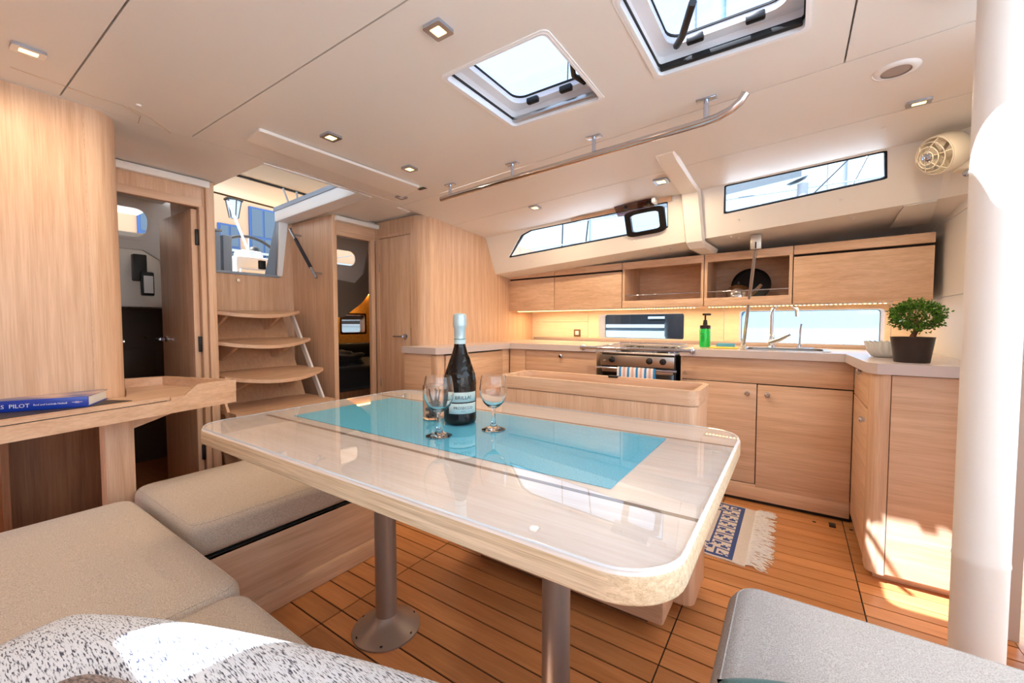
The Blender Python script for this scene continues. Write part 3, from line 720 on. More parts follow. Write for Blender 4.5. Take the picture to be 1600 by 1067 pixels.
# aft leg cabinet
t = thing('aft_cabinet', 'oak cabinet under the aft leg of the worktop beside the closed door', 'cabinet', (-2.15, 2.45, 0))
box('carcass', (-2.275, 2.06, 0), (-2.012, 2.90, zt0), dark_gap, t, 0)
box('end_panel', (-2.325, 2.045, .0), (-2.055, 2.06, zt0), oak_x, t, .002)
box('corner_post', (-2.06, 2.04, .0), (-1.99, 2.12, zt0-.001), oak_z, t, .02, 4)
a = box('door', (-2.012, 2.125, .11), (-1.99, 2.80, zt0-.012), oak_y, t, .002); knob(a, (-1.99, 2.175, .85), (1, 0, 0))
box('door_stile', (-2.012, 2.804, 0), (-1.99, 2.897, zt0-.003), oak_y, t, .002)
box('plinth', (-2.012, 2.125, .02), (-1.992, 2.80, .105), oak_y, t, .002)
# forward peninsula
t = thing('peninsula_cabinet', 'oak end cabinet with rounded corner under the plant beside the mast post', 'cabinet', (.45, 2.6, 0))
box('carcass', (.30, 2.36, .05), (.632, 3.0, zt0), dark_gap, t, 0)
a = box('drawer', (.279, 2.395, .725), (.30, 2.895, zt0-.004), oak_y, t, .002); knob(a, (.279, 2.62, .865), (-1, 0, 0))
a = box('door', (.279, 2.395, .06), (.30, 2.895, .72), oak_y, t, .002); knob(a, (.279, 2.47, .66), (-1, 0, 0))
cp = [(.279, 2.392), (.279, 2.34)]+[(.319-.04*math.cos(u), 2.33-.04*math.sin(u)) for u in [PI/2*i/8 for i in range(1, 9)]]+[(.338, 2.29), (.338, 2.32), (.31, 2.392)]
prism('corner_post', cp, lambda a_, b_: (a_, b_, .04), (0, 0, zt0-.042), oak_z, t)
box('end_panel', (.341, 2.292, .045), (.632, 2.32, zt0-.004), oak_x, t, .002)
box('plinth', (.31, 2.345, 0), (.632, 2.36, .05), oak_x, t, 0)

# ---- stove
t = thing('gimballed_stove', 'stainless gimballed cooker with black knobs set in the galley', 'stove', (-.91, 3.1, 0))
box('oven_body', (-1.165, 2.90, .30), (-.645, 3.36, .885), black, t, .004)
box('recess_floor', (-1.205, 2.95, .02), (-.615, 3.38, .05), rubber, t, 0)
box('control_panel', (-1.165, 2.868, .80), (-.648, 2.90, .876), steel, t, .003)
box('hob_top', (-1.17, 2.868, .884), (-.645, 3.36, .896), chrome, t, .003)
for kx in (-1.075, -.81, -.72):
    k = lathe('knob', [(0, 0), (.022, 0), (.022, .006), (.018, .02), (.012, .024), (0, .024)], (kx, 2.868, .843), black, t, 20, axis=(0, -1, 0))
lathe('igniter', [(0, 0), (.008, 0), (.008, .01), (0, .01)], (-1.132, 2.868, .835), steel, t, 10, axis=(0, -1, 0))
for bx_, by_ in ((-1.02, 3.0), (-.76, 3.0), (-1.02, 3.22), (-.76, 3.22)):
    lathe('burner', [(0, 0), (.035, 0), (.035, .012), (.024, .018), (0, .018)], (bx_, by_, .896), black, t, 16)
    for a_ in range(4):
        u = a_*PI/2+PI/4; tube('grate_bar', [(bx_+.02*math.cos(u), by_+.02*math.sin(u), .922), (bx_+.07*math.cos(u), by_+.07*math.sin(u), .922), (bx_+.07*math.cos(u), by_+.07*math.sin(u), .897)], .003, black, t, 5)
box('oven_door', (-1.16, 2.874, .34), (-.65, 2.90, .765), oven_black, t, .004)
tube('door_handle', [(-1.19, 2.862, .782), (-.63, 2.862, .782)], .009, chrome, t, 10)
box('handle_plate', (-1.15, 2.868, .755), (-.655, 2.876, .785), steel, t, .002)
box('hob_lid', (-1.15, 3.33, .90), (-.66, 3.36, .93), steel, t, .003)
tube('fiddle_rail', [(-1.16, 2.9, .905), (-1.16, 2.92, .935), (-1.16, 3.3, .945), (-.655, 3.3, .945), (-.655, 2.92, .935), (-.655, 2.9, .905)], .004, chrome, t, 6)
t = thing('stove_grab_rail', 'polished steel grab rail in front of the cooker', 'rail', (-.91, 2.83, .93))
tube('bar', [(-1.30, 2.835, .925), (-.54, 2.835, .925)], .011, chrome, t, 12)
for kx in (-1.30, -.54):
    lathe('bracket', [(0, 0), (.02, 0), (.02, .006), (.012, .012), (.012, .04), (0, .04)], (kx, 2.875, .922), chrome, t, 14, axis=(0, -1, 0))
    lathe('end_cap', [(0, -.012), (.012, -.008), (.015, 0), (.012, .008), (0, .012)], (kx, 2.835, .925), chrome, t, 12, axis=(1, 0, 0))
t = thing('tea_towel', 'blue and pink striped white tea towel hanging on the oven handle', 'towel', (-.9, 2.85, .70))
ns = 18; tx0, tx1 = -1.03, -.765
for s_ in range(ns):
    ms_ = [towel_w, towel_b, towel_w, towel_p, ][s_ % 4] if s_ < ns-1 else towel_b
    xa, xb = tx0+(tx1-tx0)*s_/ns, tx0+(tx1-tx0)*(s_+1)/ns
    wv = .003*math.sin(s_*.9)
    prism('stripe', [(2.849, .66), (2.846+wv, .73), (2.849, .782), (2.855, .793), (2.866, .795), (2.873, .788), (2.873, .70), (2.869, .70), (2.869, .784), (2.864, .791), (2.857, .79), (2.853, .781), (2.850+wv, .73), (2.853, .66)], (lambda X: (lambda a_, b_: (X, a_, b_)))(xa), (xb-xa, 0, 0), ms_, t)

# ---- upper cabinets (sheared to the hull side)
zu0, zu1 = 1.222, 1.575
def upper(name, label, x0, x1, kind):
    t = thing(name, label, 'cabinet', shear((x0+x1)/2, 3.3, zu0))
    sbox('top_fascia', (x0, 3.17, 1.522), (x1-.002, 3.192, zu1), oak_x, t, .001)
    sbox('top', (x0, 3.19, zu1-.016), (x1-.002, 3.60, zu1), oak_x, t, 0)
    sbox('bottom', (x0, 3.185, zu0), (x1-.002, 3.60, zu0+.016), oak_x, t, 0)
    sbox('back', (x0, 3.56, zu0), (x1-.002, 3.60, zu1), oak_x, t, 0)
    if kind == 'door':
        sbox('interior', (x0, 3.195, zu0+.016), (x1-.002, 3.205, zu1-.016), dark_gap, t, 0)
        d = sbox('door', (x0, 3.17, zu0), (x1-.003, 3.19, 1.507), oak_x, t, .0015)
    else:
        sbox('lip', (x0, 3.17, zu0), (x1-.002, 3.19, 1.276), oak_x, t, .002)
        sbox('side', (x0, 3.172, zu0), (x0+.018, 3.58, zu1), oak_z, t, .001)
        sbox('side', (x1-.02, 3.172, zu0), (x1-.002, 3.58, zu1), oak_z, t, .001)
        tube('fiddle_rail', [shear(x0+.01, 3.182, 1.318), shear(x1-.01, 3.182, 1.318)], .004, chrome, t, 8)
    return t
upper('wall_cabinet', 'oak flap-door wall cabinet at the aft end of the row', -2.298, -1.76, 'door')
upper('wall_cabinet', 'oak flap-door wall cabinet between the aft cabinet and the empty open shelf', -1.757, -1.125, 'door')
upper('open_shelf', 'empty open oak wall shelf with a steel fiddle rail', -1.122, -.523, 'shelf')
upper('open_shelf', 'open oak wall shelf holding the kettle and black pan', -.52, -.012, 'shelf')
upper('wall_cabinet', 'wide oak flap-door wall cabinet above the plant', -.009, .60, 'door')
# led strips under the cabinets
for nm, xa, xb, lb in (('led_strip', -2.2, -.56, 'long warm strip light under the wall cabinets above the outlet and cooker'), ('led_strip', -.50, .45, 'warm strip light under the wall cabinets above the sink')):
    t = thing(nm, lb, 'light', shear((xa+xb)/2, 3.35, 1.215))
    sbox('channel', (xa, 3.20, 1.214), (xb, 3.215, 1.222), white_m, t, 0)
    n = int((xb-xa)/.022)
    bm = bmesh.new()
    for i in range(n):
        X = xa+.01+i*(xb-xa-.02)/n; mtx = Matrix.Translation(shear(X, 3.2075, 1.2125)) @ Matrix.Diagonal((.009, .009, .004, 1))
        bmesh.ops.create_cube(bm, size=1, matrix=mtx)
    o = bm_done(bm, 'diodes', led_m, t); o['kind'] = 'stuff'
    lamp('strip_glow', 'AREA', shear((xa+xb)/2, 3.40, 1.205), 2.6*(xb-xa), (1, .68, .34), t, xb-xa, (0, 0, math.atan(-.1)), .10)
# items on the shelf
t = thing('kettle', 'polished steel kettle standing on the open shelf', 'kettle', shear(-.30, 3.35, 1.24))
kp = shear(-.32, 3.30, zu0+.017)
lathe('body', [(0, 0), (.075, 0), (.08, .02), (.078, .07), (.06, .11), (.03, .125), (0, .128)], kp, kettle_m, t, 24)
lathe('lid_knob', [(0, .125), (.008, .125), (.012, .14), (.008, .15), (0, .152)], kp, black, t, 12)
tube('spout', [(kp[0]+.07, kp[1]-.01, kp[2]+.06), (kp[0]+.11, kp[1]-.02, kp[2]+.09), (kp[0]+.135, kp[1]-.03, kp[2]+.12)], .012, kettle_m, t, 10, rs=[.018, .013, .010])
t = thing('frying_pan', 'round black pan leaning against the back of the open shelf', 'pan', shear(-.26, 3.5, 1.24))
pc = shear(-.26, 3.49, zu0+.017+.128)
lathe('pan_disc', [(0, 0), (.118, 0), (.122, .03), (.118, .03), (.112, .006), (0, .006)], pc, black, t, 32, axis=(0, -.97, .24))
lathe('pan_rim', [(.118, .028), (.124, .03), (.118, .034)], pc, rubber, t, 32, axis=(0, -.97, .24))
# outlet
t = thing('power_outlet', 'bronze framed white power outlet on the backsplash', 'outlet', shear(-1.74, 3.597, .98))
oc = shear(-1.735, 3.598, 1.01)
box('frame', (oc[0]-.035, oc[1]-.008, oc[2]-.035), (oc[0]+.035, oc[1]+.004, oc[2]+.035), mat('bronze', (122, 100, 84), .4, .4), t, .003)
box('insert', (oc[0]-.018, oc[1]-.010, oc[2]-.018), (oc[0]+.018, oc[1], oc[2]+.018), white_m, t, .002)
for dx in (-.005, .005): lathe('socket_hole', [(0, 0), (.003, 0), (.003, .001), (0, .001)], (oc[0]+dx, oc[1]-.010, oc[2]), black, t, 8, axis=(0, -1, 0))
# soap, sponges, tap, filter spout, grab pole
t = thing('soap_bottle', 'green soap dispenser with a black pump by the sponges', 'bottle', (-.50, 3.18, zt1))
sp = (-.515, 3.18, zt1)
lathe('body', [(0, 0), (.034, 0), (.036, .006), (.036, .125), (.033, .132), (0, .132)], sp, soap, t, 20)
lathe('collar', [(.033, .128), (.035, .13), (.035, .152), (.016, .156), (.012, .19), (0, .19)], sp, black, t, 20)
tube('pump', [(sp[0], sp[1], sp[2]+.185), (sp[0], sp[1], sp[2]+.225), ], .006, black, t, 8)
box('nozzle', (sp[0]-.018, sp[1]-.012, sp[2]+.222), (sp[0]+.036, sp[1]+.012, sp[2]+.236), black, t, .004)
text_mesh('print', 'you', .042, mat('print_green', (10, 120, 50), .4), t, lambda a_, b_, c_: (sp[0]+.0368*math.sin(b_/.0368-.5), sp[1]-.0368*math.cos(b_/.0368-.5)-c_, sp[2]+.10-a_), align='LEFT')
tag(box('sponge', (-.44, 3.16, zt1), (-.33, 3.22, zt1+.03), sponge_b, None, .006), 'blue washing sponge beside the green soap', 'sponge')
tag(box('dishcloth', (-.47, 3.03, zt1), (-.30, 3.14, zt1+.008), sponge_y, None, .003), 'folded yellow dishcloth at the edge of the sink', 'cloth')
t = thing('kitchen_tap', 'chrome gooseneck mixer tap at the sink', 'tap', (-.13, 3.36, zt1))
tp = Vector((-.125, 3.36, zt1))
lathe('base', [(0, 0), (.026, 0), (.026, .005), (.02, .012), (.02, .08), (.014, .09), (0, .09)], tp, chrome, t, 20)
pts = [tp+Vector((0, 0, .08)), tp+Vector((0, 0, .22))]+[tp+Vector((.07-.07*math.cos(u), -.03*(1-math.cos(u)), .235+.07*math.sin(u))) for u in [PI*i/12 for i in range(0, 12)]]+[tp+Vector((.142, -.06, .21))]
tube('spout', pts, .0115, chrome, t, 12)
tube('lever', [tp+Vector((.0, -.02, .035)), tp+Vector((.05, -.05, .06)), tp+Vector((.105, -.08, .092))], .012, chrome, t, 10, rs=[.02, .016, .010])
t = thing('filter_spout', 'slim chrome water filter spout beside the mixer tap', 'tap', (.05, 3.36, zt1))
lathe('base', [(0, 0), (.02, 0), (.02, .004), (.012, .01), (.008, .03), (0, .03)], (.035, 3.36, zt1), chrome, t, 16)
tube('stem', [(.035, 3.36, zt1+.02), (.037, 3.36, zt1+.12), (.042, 3.355, zt1+.165)], .006, chrome, t, 10)
box('tray', (.02, 3.30, zt1), (.115, 3.36, zt1+.008), chrome, t, .003)
t = thing('grab_pole', 'slanting stainless grab pole running from the worktop to the window ledge', 'pole', (-.27, 3.28, zt1))
p0 = Vector((-.285, 3.26, zt1)); p1 = Vector((-.205, 2.99, 1.585))
tube('pole', [p0+(p1-p0)*.04, p1], .011, brass, t, 12)
lathe('foot', [(0, 0), (.018, 0), (.018, .012), (.013, .02), (.013, .06), (0, .06)], p0, steel, t, 14)
box('bracket', (-.235, 2.965, 1.555), (-.175, 3.0, 1.645), mat('bracket_metal', (196, 190, 184), .35, .7), t, .005)
box('bracket_slot', (-.209, 2.9635, 1.56), (-.201, 2.9655, 1.60), black, t, 0)
# plant
t = thing('potted_plant', 'small bushy green tree in a dark brown pot on the worktop', 'plant', (.45, 2.42, zt1))
pc = Vector((.420, 2.425, zt1)); PS = .82
lathe('pot', [(0, 0), (.056, 0), (.058, .002), (.071, .106), (.0725, .108), (.068, .108), (.065, .092), (0, .092)], pc, pot_m, t, 36)
lathe('soil', [(0, .095), (.066, .095), (.066, .091), (0, .091)], pc, soil, t, 20)
tube('trunk', [pc+Vector((-.004, 0, .09)), pc+Vector((.003, 0, .115)), pc+Vector((.014, 0, .145)), pc+Vector((.012, 0, .18))], .01, bark, t, 8, rs=[.013, .010, .008, .006])
bm = bmesh.new(); rr = random.Random(3)
fc = pc+Vector((.010, 0, .198))
for i in range(2600):
    u = rr.uniform(-1, 1); ph = rr.uniform(0, 2*PI); s = rr.uniform(.35, 1)**.4
    d = Vector((math.sqrt(1-u*u)*math.cos(ph), math.sqrt(1-u*u)*math.sin(ph), u))
    bump_ = 1+.13*math.sin(ph*4+u*5)+.09*math.sin(ph*9+u*11)+rr.uniform(-.05, .12)
    p = fc+Vector((d.x*.084, d.y*.082, d.z*.058))*s*bump_
    ax = (d+Vector((rr.uniform(-1, 1), rr.uniform(-1, 1), rr.uniform(-.6, .9)))).normalized()
    sd = ax.cross(Vector((rr.uniform(-1, 1), rr.uniform(-1, 1), rr.uniform(-1, 1)))).normalized()
    L_ = rr.uniform(.009, .015); w_ = L_*.3; nrm = ax.cross(sd)
    a0 = bm.verts.new(p); a1 = bm.verts.new(p+ax*L_*.5+sd*w_+nrm*.001); a2 = bm.verts.new(p+ax*L_); a3 = bm.verts.new(p+ax*L_*.5-sd*w_+nrm*.001)
    bm.faces.new([a0, a1, a2, a3])
me = bpy.data.meshes.new('foliage'); bm.to_mesh(me); bm.free()
leaf_m = mat('leaf_mix', (70, 128, 30), .42)
nt = leaf_m.node_tree; n_ = nt.nodes.new('ShaderNodeTexNoise'); n_.inputs['Scale'].default_value = 90; g_ = nt.nodes.new('ShaderNodeNewGeometry'); nt.links.new(g_.outputs['Position'], n_.inputs[0])
r_ = nt.nodes.new('ShaderNodeValToRGB'); r_.color_ramp.elements[0].color = (*lin((26, 70, 14)), 1); r_.color_ramp.elements[1].color = (*lin((96, 148, 34)), 1); r_.color_ramp.elements[0].position = .35; r_.color_ramp.elements[1].position = .65
nt.links.new(n_.outputs['Fac'], r_.inputs[0]); nt.links.new(r_.outputs[0], nt.nodes['Principled BSDF'].inputs['Base Color'])
o = link('foliage', me, leaf_m, t); o['kind'] = 'stuff'
for i in range(7):
    u = i*.9; tube('branch', [pc+Vector((.012, 0, .16)), pc+Vector((.012+.04*math.cos(u), .04*math.sin(u), .195))], .002, bark, t, 5)
# scalloped white bowl
t = thing('scalloped_bowl', 'white scalloped glass bowl beside the dark plant pot', 'bowl', (.40, 2.62, zt1))
bm = bmesh.new(); n = 96; prof = [(.06, 0), (.07, .004), (.09, .035), (.10, .075), (.096, .076), (.085, .036), (.066, .008), (0.0, .006)]
ctr = Vector((.395, 2.72, zt1)); rings = []
for k_, (r0, z0) in enumerate(prof):
    if r0 < 1e-4: rings.append([bm.verts.new(ctr+Vector((0, 0, z0)))]); continue
    rings.append([bm.verts.new(ctr+Vector((r0*(1+(.035 if k_ not in (0,) else 0)*math.cos(24*2*PI*i/n))*math.cos(2*PI*i/n), r0*(1+(.035 if k_ else 0)*math.cos(24*2*PI*i/n))*math.sin(2*PI*i/n), z0+(.003*math.cos(24*2*PI*i/n) if k_ in (3, 4) else 0)))) for i in range(n)])
for a_, b_ in zip(rings, rings[1:]):
    for i in range(n):
        j = (i+1) % n
        if len(b_) == 1: bm.faces.new([a_[i], a_[j], b_[0]])
        else: bm.faces.new([a_[i], a_[j], b_[j], b_[i]])
bm.faces.new(list(reversed(rings[0])))
bm_done(bm, 'bowl', ice, t, smooth=True)
# ================================================================== CEILING FITTINGS
t = thing('overhead_grab_rail', 'long polished steel grab rail hung below the ceiling', 'rail', (-1.0, 1.81, 1.86))
rp = [(-1.78, 1.868, 1.850), (-1.2, 1.810, 1.850), (-.6, 1.752, 1.852), (-.30, 1.722, 1.853), (-.25, 1.717, 1.857), (-.205, 1.712, 1.870), (-.175, 1.709, 1.890), (-.16, 1.707, 1.912)]
tube('bar', rp, .0145, mat('rail_steel', (206, 206, 210), .14, 1), t, 14)
for px_, py_ in ((-1.70, 1.860), (-1.225, 1.8125), (-.756, 1.767), (-.290, 1.721)):
    zc = ceil_z(px_, py_); tube('post', [(px_, py_, 1.852), (px_, py_, zc)], .009, chrome, t, 10)
    box('mount_plate', (px_-.035, py_-.016, zc-.006), (px_+.035, py_+.016, zc), brass, t, .002)
def downlight(x, y, label, lit=True, s=.048, power=2.0, size2=None):
    zc = ceil_z(x, y)
    t = thing('ceiling_light', label, 'light', (x, y, zc))
    sx = s/2; sy = (size2 or s)/2
    prism('frame', rrect(x-sx, x+sx, y-sy, y+sy, .006, 3), lambda a_, b_: (a_, b_, ceil_z(a_, b_)-.010), (0, 0, .0095), brass, t, [rrect(x-sx*.55, x+sx*.55, y-sy*.55, y+sy*.55, .003, 2)])
    box('lens', (x-sx*.56, y-sy*.56, zc-.0085), (x+sx*.56, y+sy*.56, zc-.002), lamp_m if lit else white_m, t, .001)
    if lit: lamp('glow', 'AREA', (x, y, zc-.018), power, (1, .78, .50), t, .04)
    return t
downlight(-.848, .883, 'square ceiling light between the saloon hatch and the nearer ceiling seam', s=.064)
downlight(-1.716, 1.106, 'small square ceiling light beside the cover strip, nearer the nav station', s=.07)
downlight(-1.708, 1.554, 'small square ceiling light beside the cover strip, nearer the galley', s=.065)
downlight(-1.941, .253, 'rectangular ceiling light above the nav desk', s=.05, size2=.072)
downlight(.373, 2.204, 'rectangular ceiling light above the plant, near the speaker', s=.072, size2=.04)
downlight(-.645, 2.472, 'square ceiling light beside the rib beam above the cooker', s=.08, power=5)
downlight(-1.486, 2.477, 'square ceiling light above the aft wall cabinets', s=.07, power=5)
downlight(-2.115, 1.852, 'unlit square ceiling light at the end of the cover strip', False, s=.06)
# speaker
t = thing('ceiling_speaker', 'round white ceiling speaker with a grey grille', 'speaker', (.259, 1.9, 1.94))
zs = ceil_z(.262, 1.9)
lathe('bezel', [(.040, -.007), (.049, -.008), (.060, -.004), (.063, .0), (.039, .0)], (.262, 1.90, zs), white_m, t, 36)
lathe('grille', [(0, -.006), (.032, -.0055), (.0405, -.004), (.0405, 0), (0, 0)], (.262, 1.90, zs), mat('speaker_grille', (168, 156, 150), .6), t, 36)
# fan
t = thing('cabin_fan', 'cream plastic cabin fan with a round wire guard on the forward wall', 'fan', (.58, 2.6, 1.80))
ax = Vector((-.80, -.52, -.30)).normalized(); fc = Vector((.515, 2.56, 1.835))
qm = ax.to_track_quat('Z', 'Y').to_matrix()
lathe('drum', [(.0, -.06), (.04, -.06), (.075, -.05), (.082, -.03), (.083, .03), (.080, .035), (.074, .035), (.074, -.02), (0, -.03)], fc, fan_m, t, 36, axis=ax)
for rr_, zz_ in ((.078, .038), (.062, .056), (.045, .066), (.028, .072)):
    tube('guard_ring', [fc+qm @ Vector((rr_*math.cos(2*PI*i/28), rr_*math.sin(2*PI*i/28), zz_)) for i in range(28)], .0022, fan_m, t, 6, closed=True)
for k in range(6):
    u = 2*PI*k/6; tube('guard_spoke', [fc+qm @ Vector((r_*math.cos(u), r_*math.sin(u), z_)) for r_, z_ in ((.018, .074), (.045, .066), (.062, .056), (.079, .036))], .0018, fan_m, t, 5)
lathe('hub_cap', [(0, .082), (.012, .08), (.02, .072), (.02, .065), (0, .065)], fc, chrome, t, 20, axis=ax)
for k in range(5):
    u = 2*PI*k/5
    bm = bmesh.new(); vs_ = [bm.verts.new(fc+qm @ Vector(p)) for p in ((.01*math.cos(u), .01*math.sin(u), .012), (.066*math.cos(u-.35), .066*math.sin(u-.35), .0), (.070*math.cos(u), .070*math.sin(u), .012), (.062*math.cos(u+.35), .062*math.sin(u+.35), .024))]
    bm.faces.new(vs_); bm.normal_update(); bmesh.ops.solidify(bm, geom=list(bm.faces), thickness=.002); bm_done(bm, 'blade', fan_m, t)
slab('switch_box', .555, .615, 2.56, 2.62, 1.755, 1.81, .02, .01, fan_m, t)
tube('arm', [(.56, 2.58, 1.80), (.60, 2.60, 1.80), (.633, 2.60, 1.80)], .016, fan_m, t, 12)
lathe('hook', [(0, 0), (.014, 0), (.014, .012), (0, .016)], (.60, 2.585, 1.74), chrome, t, 14, axis=(-.5, -.8, 0))
# open smoked opening light on the aft long window
t = thing('opening_portlight', 'opening portlight with thick black frame set in the long window', 'window', band(-.84, .4))
gp = lambda k: (lambda a_, b_: Vector(band(a_, b_))+Vector((0, k, -.004)))
prism('frame', rrect(-.985, -.715, .30, .86, .07, 6), gp(-.02), (0, .03, .008), black, t, [rrect(-.945, -.752, .39, .77, .05, 6)])
prism('pane', rrect(-.95, -.748, .38, .78, .05, 5), gp(.0), (0, .004, .001), sheet('clear_pane', (.97, .98, .99)), t)
# smoked flap opened inward, hinged above
def flapf(a_, b_): return Vector(band(a_, .86+.13*b_))+Vector((0, -.022-.05*b_, -.006))
prism('smoked_flap', rrect(-1.03, -.77, -.25, 1.0, .05, 5), flapf, (0, .002, -.006), pane_smoke, t)
for xx in (-.955, -.80): p = flapf(xx, .55); lathe('flap_knob', [(0, -.012), (.012, -.010), (.012, .012), (0, .014)], p, black, t, 12)
box('hinge_block', (-.765, 2.70, 1.865), (-.745, 2.775, 1.895), white_m, t, .003)
tag(prism('blind_cassette', [(-1.40, .93), (-.66, .90), (-.66, 1.0), (-1.40, .985)], lambda a_, b_: Vector(band(a_, b_))+Vector((0, -.012, -.004)), (0, .008, .002), oak_x, None), 'light wooden blind pelmet strip above the opening portlight', 'pelmet')

# ================================================================== COMPANIONWAY STAIRS
t = thing('companionway_steps', 'curved oak companionway ladder with four treads', 'steps', (-3.0, 1.4, 0))
treads = [(-3.13, 1.188), (-2.985, .985), (-2.825, .772), (-2.69, .562), (-2.56, .35)]
ya, yb = 1.10, 1.70
# sloping back board, slightly dished
bm = bmesh.new(); nb = 8
def bd(s, v):
    X = -3.36+.60*s; Z = 1.18*(1-s)+.02*s
    cx_ = .03*(1-(2*v-1)**2)
    return Vector((X-cx_+.02, ya+(yb-ya)*v, Z-cx_*.4))
G_ = [[bm.verts.new(bd(i/6, j/nb)) for j in range(nb+1)] for i in range(7)]
for i in range(6):
    for j in range(nb): bm.faces.new([G_[i][j], G_[i+1][j], G_[i+1][j+1], G_[i][j+1]])
bm.normal_update(); bmesh.ops.solidify(bm, geom=list(bm.faces), thickness=.015)
bm_done(bm, 'riser_board', wood('riser_oak', (206, 164, 130), (192, 150, 116), 'z', across=60, along=14), t, ang=30)
for yy in (ya-.012, yb):
    quad('stringer', [(-3.225, yy, 1.165), (-3.18, yy, 1.165), (-2.42, yy, 0), (-2.47, yy, 0)], (0, .014, 0), grey_panel if yy == yb else oak_z, t)
for k, (X, Z) in enumerate(treads):
    pl_ = []
    Xb = -3.36+.60*(1.18-min(Z, 1.18))/1.16
    for i in range(13):
        v = i/12; pl_.append((X+.01+.11*(1-(2*v-1)**2), ya-.01+(yb+.03-ya)*v))
    poly = [(Xb-.02, ya-.01)]+pl_+[(Xb-.02, yb+.02)]
    tr = prism('tread', poly, (lambda Zk: (lambda a_, b_: (a_, b_, Zk-.022-.034*(1-(2*(b_-ya)/(yb-ya)-1)**2)+.006)))(Z), (0, 0, .022), oak_y, t)
    for fy in (.17, .74):
        y_ = ya+(yb-ya)*fy
        quad('bracket', [(X+.075, y_, Z-.03), (Xb-.0, y_, Z-.03), (Xb+.055, y_, Z-.13), (Xb+.10, y_, Z-.13)], (0, .020, 0), oak_z, t)
t = thing('step_grab_rail', 'slanting steel grab bar with a dark leather grip beside the steps', 'rail', (-3.15, 1.80, 1.6))
ga, gb = Vector((-3.31, 1.765, 1.845)), Vector((-2.955, 1.765, 1.44))
tube('bar', [ga, gb], .011, brass, t, 12)
tube('grip', [ga+(gb-ga)*.22, ga+(gb-ga)*.80], .0135, mat('grip_leather', (52, 48, 58), .6), t, 12)
for f_ in (.12, .90): q = ga+(gb-ga)*f_; tube('standoff', [q, q+Vector((0, .065, 0))], .008, brass, t, 10)

# ================================================================== NAV DESK
t = thing('nav_desk', 'oak chart desk with raised tray rim jutting out from the nav wall', 'desk', (-2.2, .4, 0))
dp = [(-1.965, -.5), (-1.985, .12), (-2.17, .885), (-2.60, .74), (-2.64, .60), (-2.40, .542), (-2.27, .50), (-2.256, .40), (-2.256, -.5)]
prism('desk_body', dp, lambda a_, b_: (a_, b_, .732), (0, 0, .052), oak_y, t)
lid = [(-1.968, -.5), (-1.988, .12), (-2.108, .615), (-2.256, .53), (-2.256, -.5)]
prism('lid_gap', [(-1.972, -.5), (-1.992, .12), (-2.108, .605), (-2.256, .52), (-2.256, -.5)], lambda a_, b_: (a_, b_, .784), (0, 0, .003), black, t)
prism('lid', lid, lambda a_, b_: (a_, b_, .787), (0, 0, .014), oak_y, t)
prism('chart_mat', [(-2.01, -.48), (-2.03, .12), (-2.112, .50), (-2.25, .43), (-2.25, -.48)], lambda a_, b_: (a_, b_, .801), (0, 0, .002), mat('mat_black', (52, 46, 48), .5), t)
prism('tray_floor', [(-2.108, .62), (-2.165, .87), (-2.59, .73), (-2.63, .60), (-2.38, .545), (-2.27, .52)], lambda a_, b_: (a_, b_, .784), (0, 0, .012), oak_y, t)
quad('rim', [(-2.118, .655, .785), (-2.172, .887, .785), (-2.172, .887, .838), (-2.142, .757, .838), (-2.135, .72, .836)], (-.022, .005, 0), oak_y, t)
quad('rim', [(-2.172, .887, .785), (-2.60, .742, .785), (-2.60, .742, .838), (-2.172, .887, .838)], (.004, -.018, 0), oak_x, t)
quad('rim', [(-2.60, .742, .785), (-2.64, .60, .785), (-2.64, .60, .838), (-2.60, .742, .838)], (.018, -.004, 0), oak_y, t)
box('post', (-2.33, .445, 0), (-2.25, .535, .732), oak_z, t, .003)
quad('bracket', [(-2.262, .52, .732), (-2.20, .70, .732), (-2.262, .52, .66)], (-.03, .01, 0), oak_y, t)
# pilot book
t = thing('pilot_book', 'thick blue hardcover pilot book lying on the chart desk', 'book', (-2.1, .2, .803))
ang = math.atan2(-.165, .42)   # spine direction
bo = Vector((-2.085, .375, .803)); ud = Vector((-.11, -.21, 0)).normalized(); vd = Vector((ud.y, -ud.x, 0))
if vd.x > 0: vd = -vd
def bk(u, v, z): return tuple(bo+ud*u+vd*v+Vector((0, 0, z)))
def bbox_(name, u0, u1, v0, v1, z0, z1, m, bev=.0015): return box(name, (u0, v0, z0), (u1, v1, z1), m, t, bev, fn=lambda a_, b_, c_: bk(a_, b_, c_))
bbox_('pages', .004, .296, .006, .178, .003, .035, paper)
bbox_('back_cover', 0, .30, 0, .182, 0, .003, blue_cover, .001)
bbox_('front_cover', 0, .30, 0, .182, .035, .038, mat('cover_print', (120, 110, 140), .3, coat=.4), .001)
bbox_('spine', 0, .30, -.003, .004, 0, .038, blue_cover, .002)
text_mesh('spine_title', 'RS  PILOT', .0185, white_ink, t, lambda a_, b_, c_: bk(.226-a_, -.0035-c_, .012+b_), align='LEFT')
text_mesh('spine_author', 'Rod and Lucinda Heikell', .0085, white_ink, t, lambda a_, b_, c_: bk(.138-a_, -.0035-c_, .016+b_), align='LEFT')
text_mesh('spine_mark', '~m~', .014, white_ink, t, lambda a_, b_, c_: bk(.042-a_, -.0035-c_, .016+b_), align='LEFT')
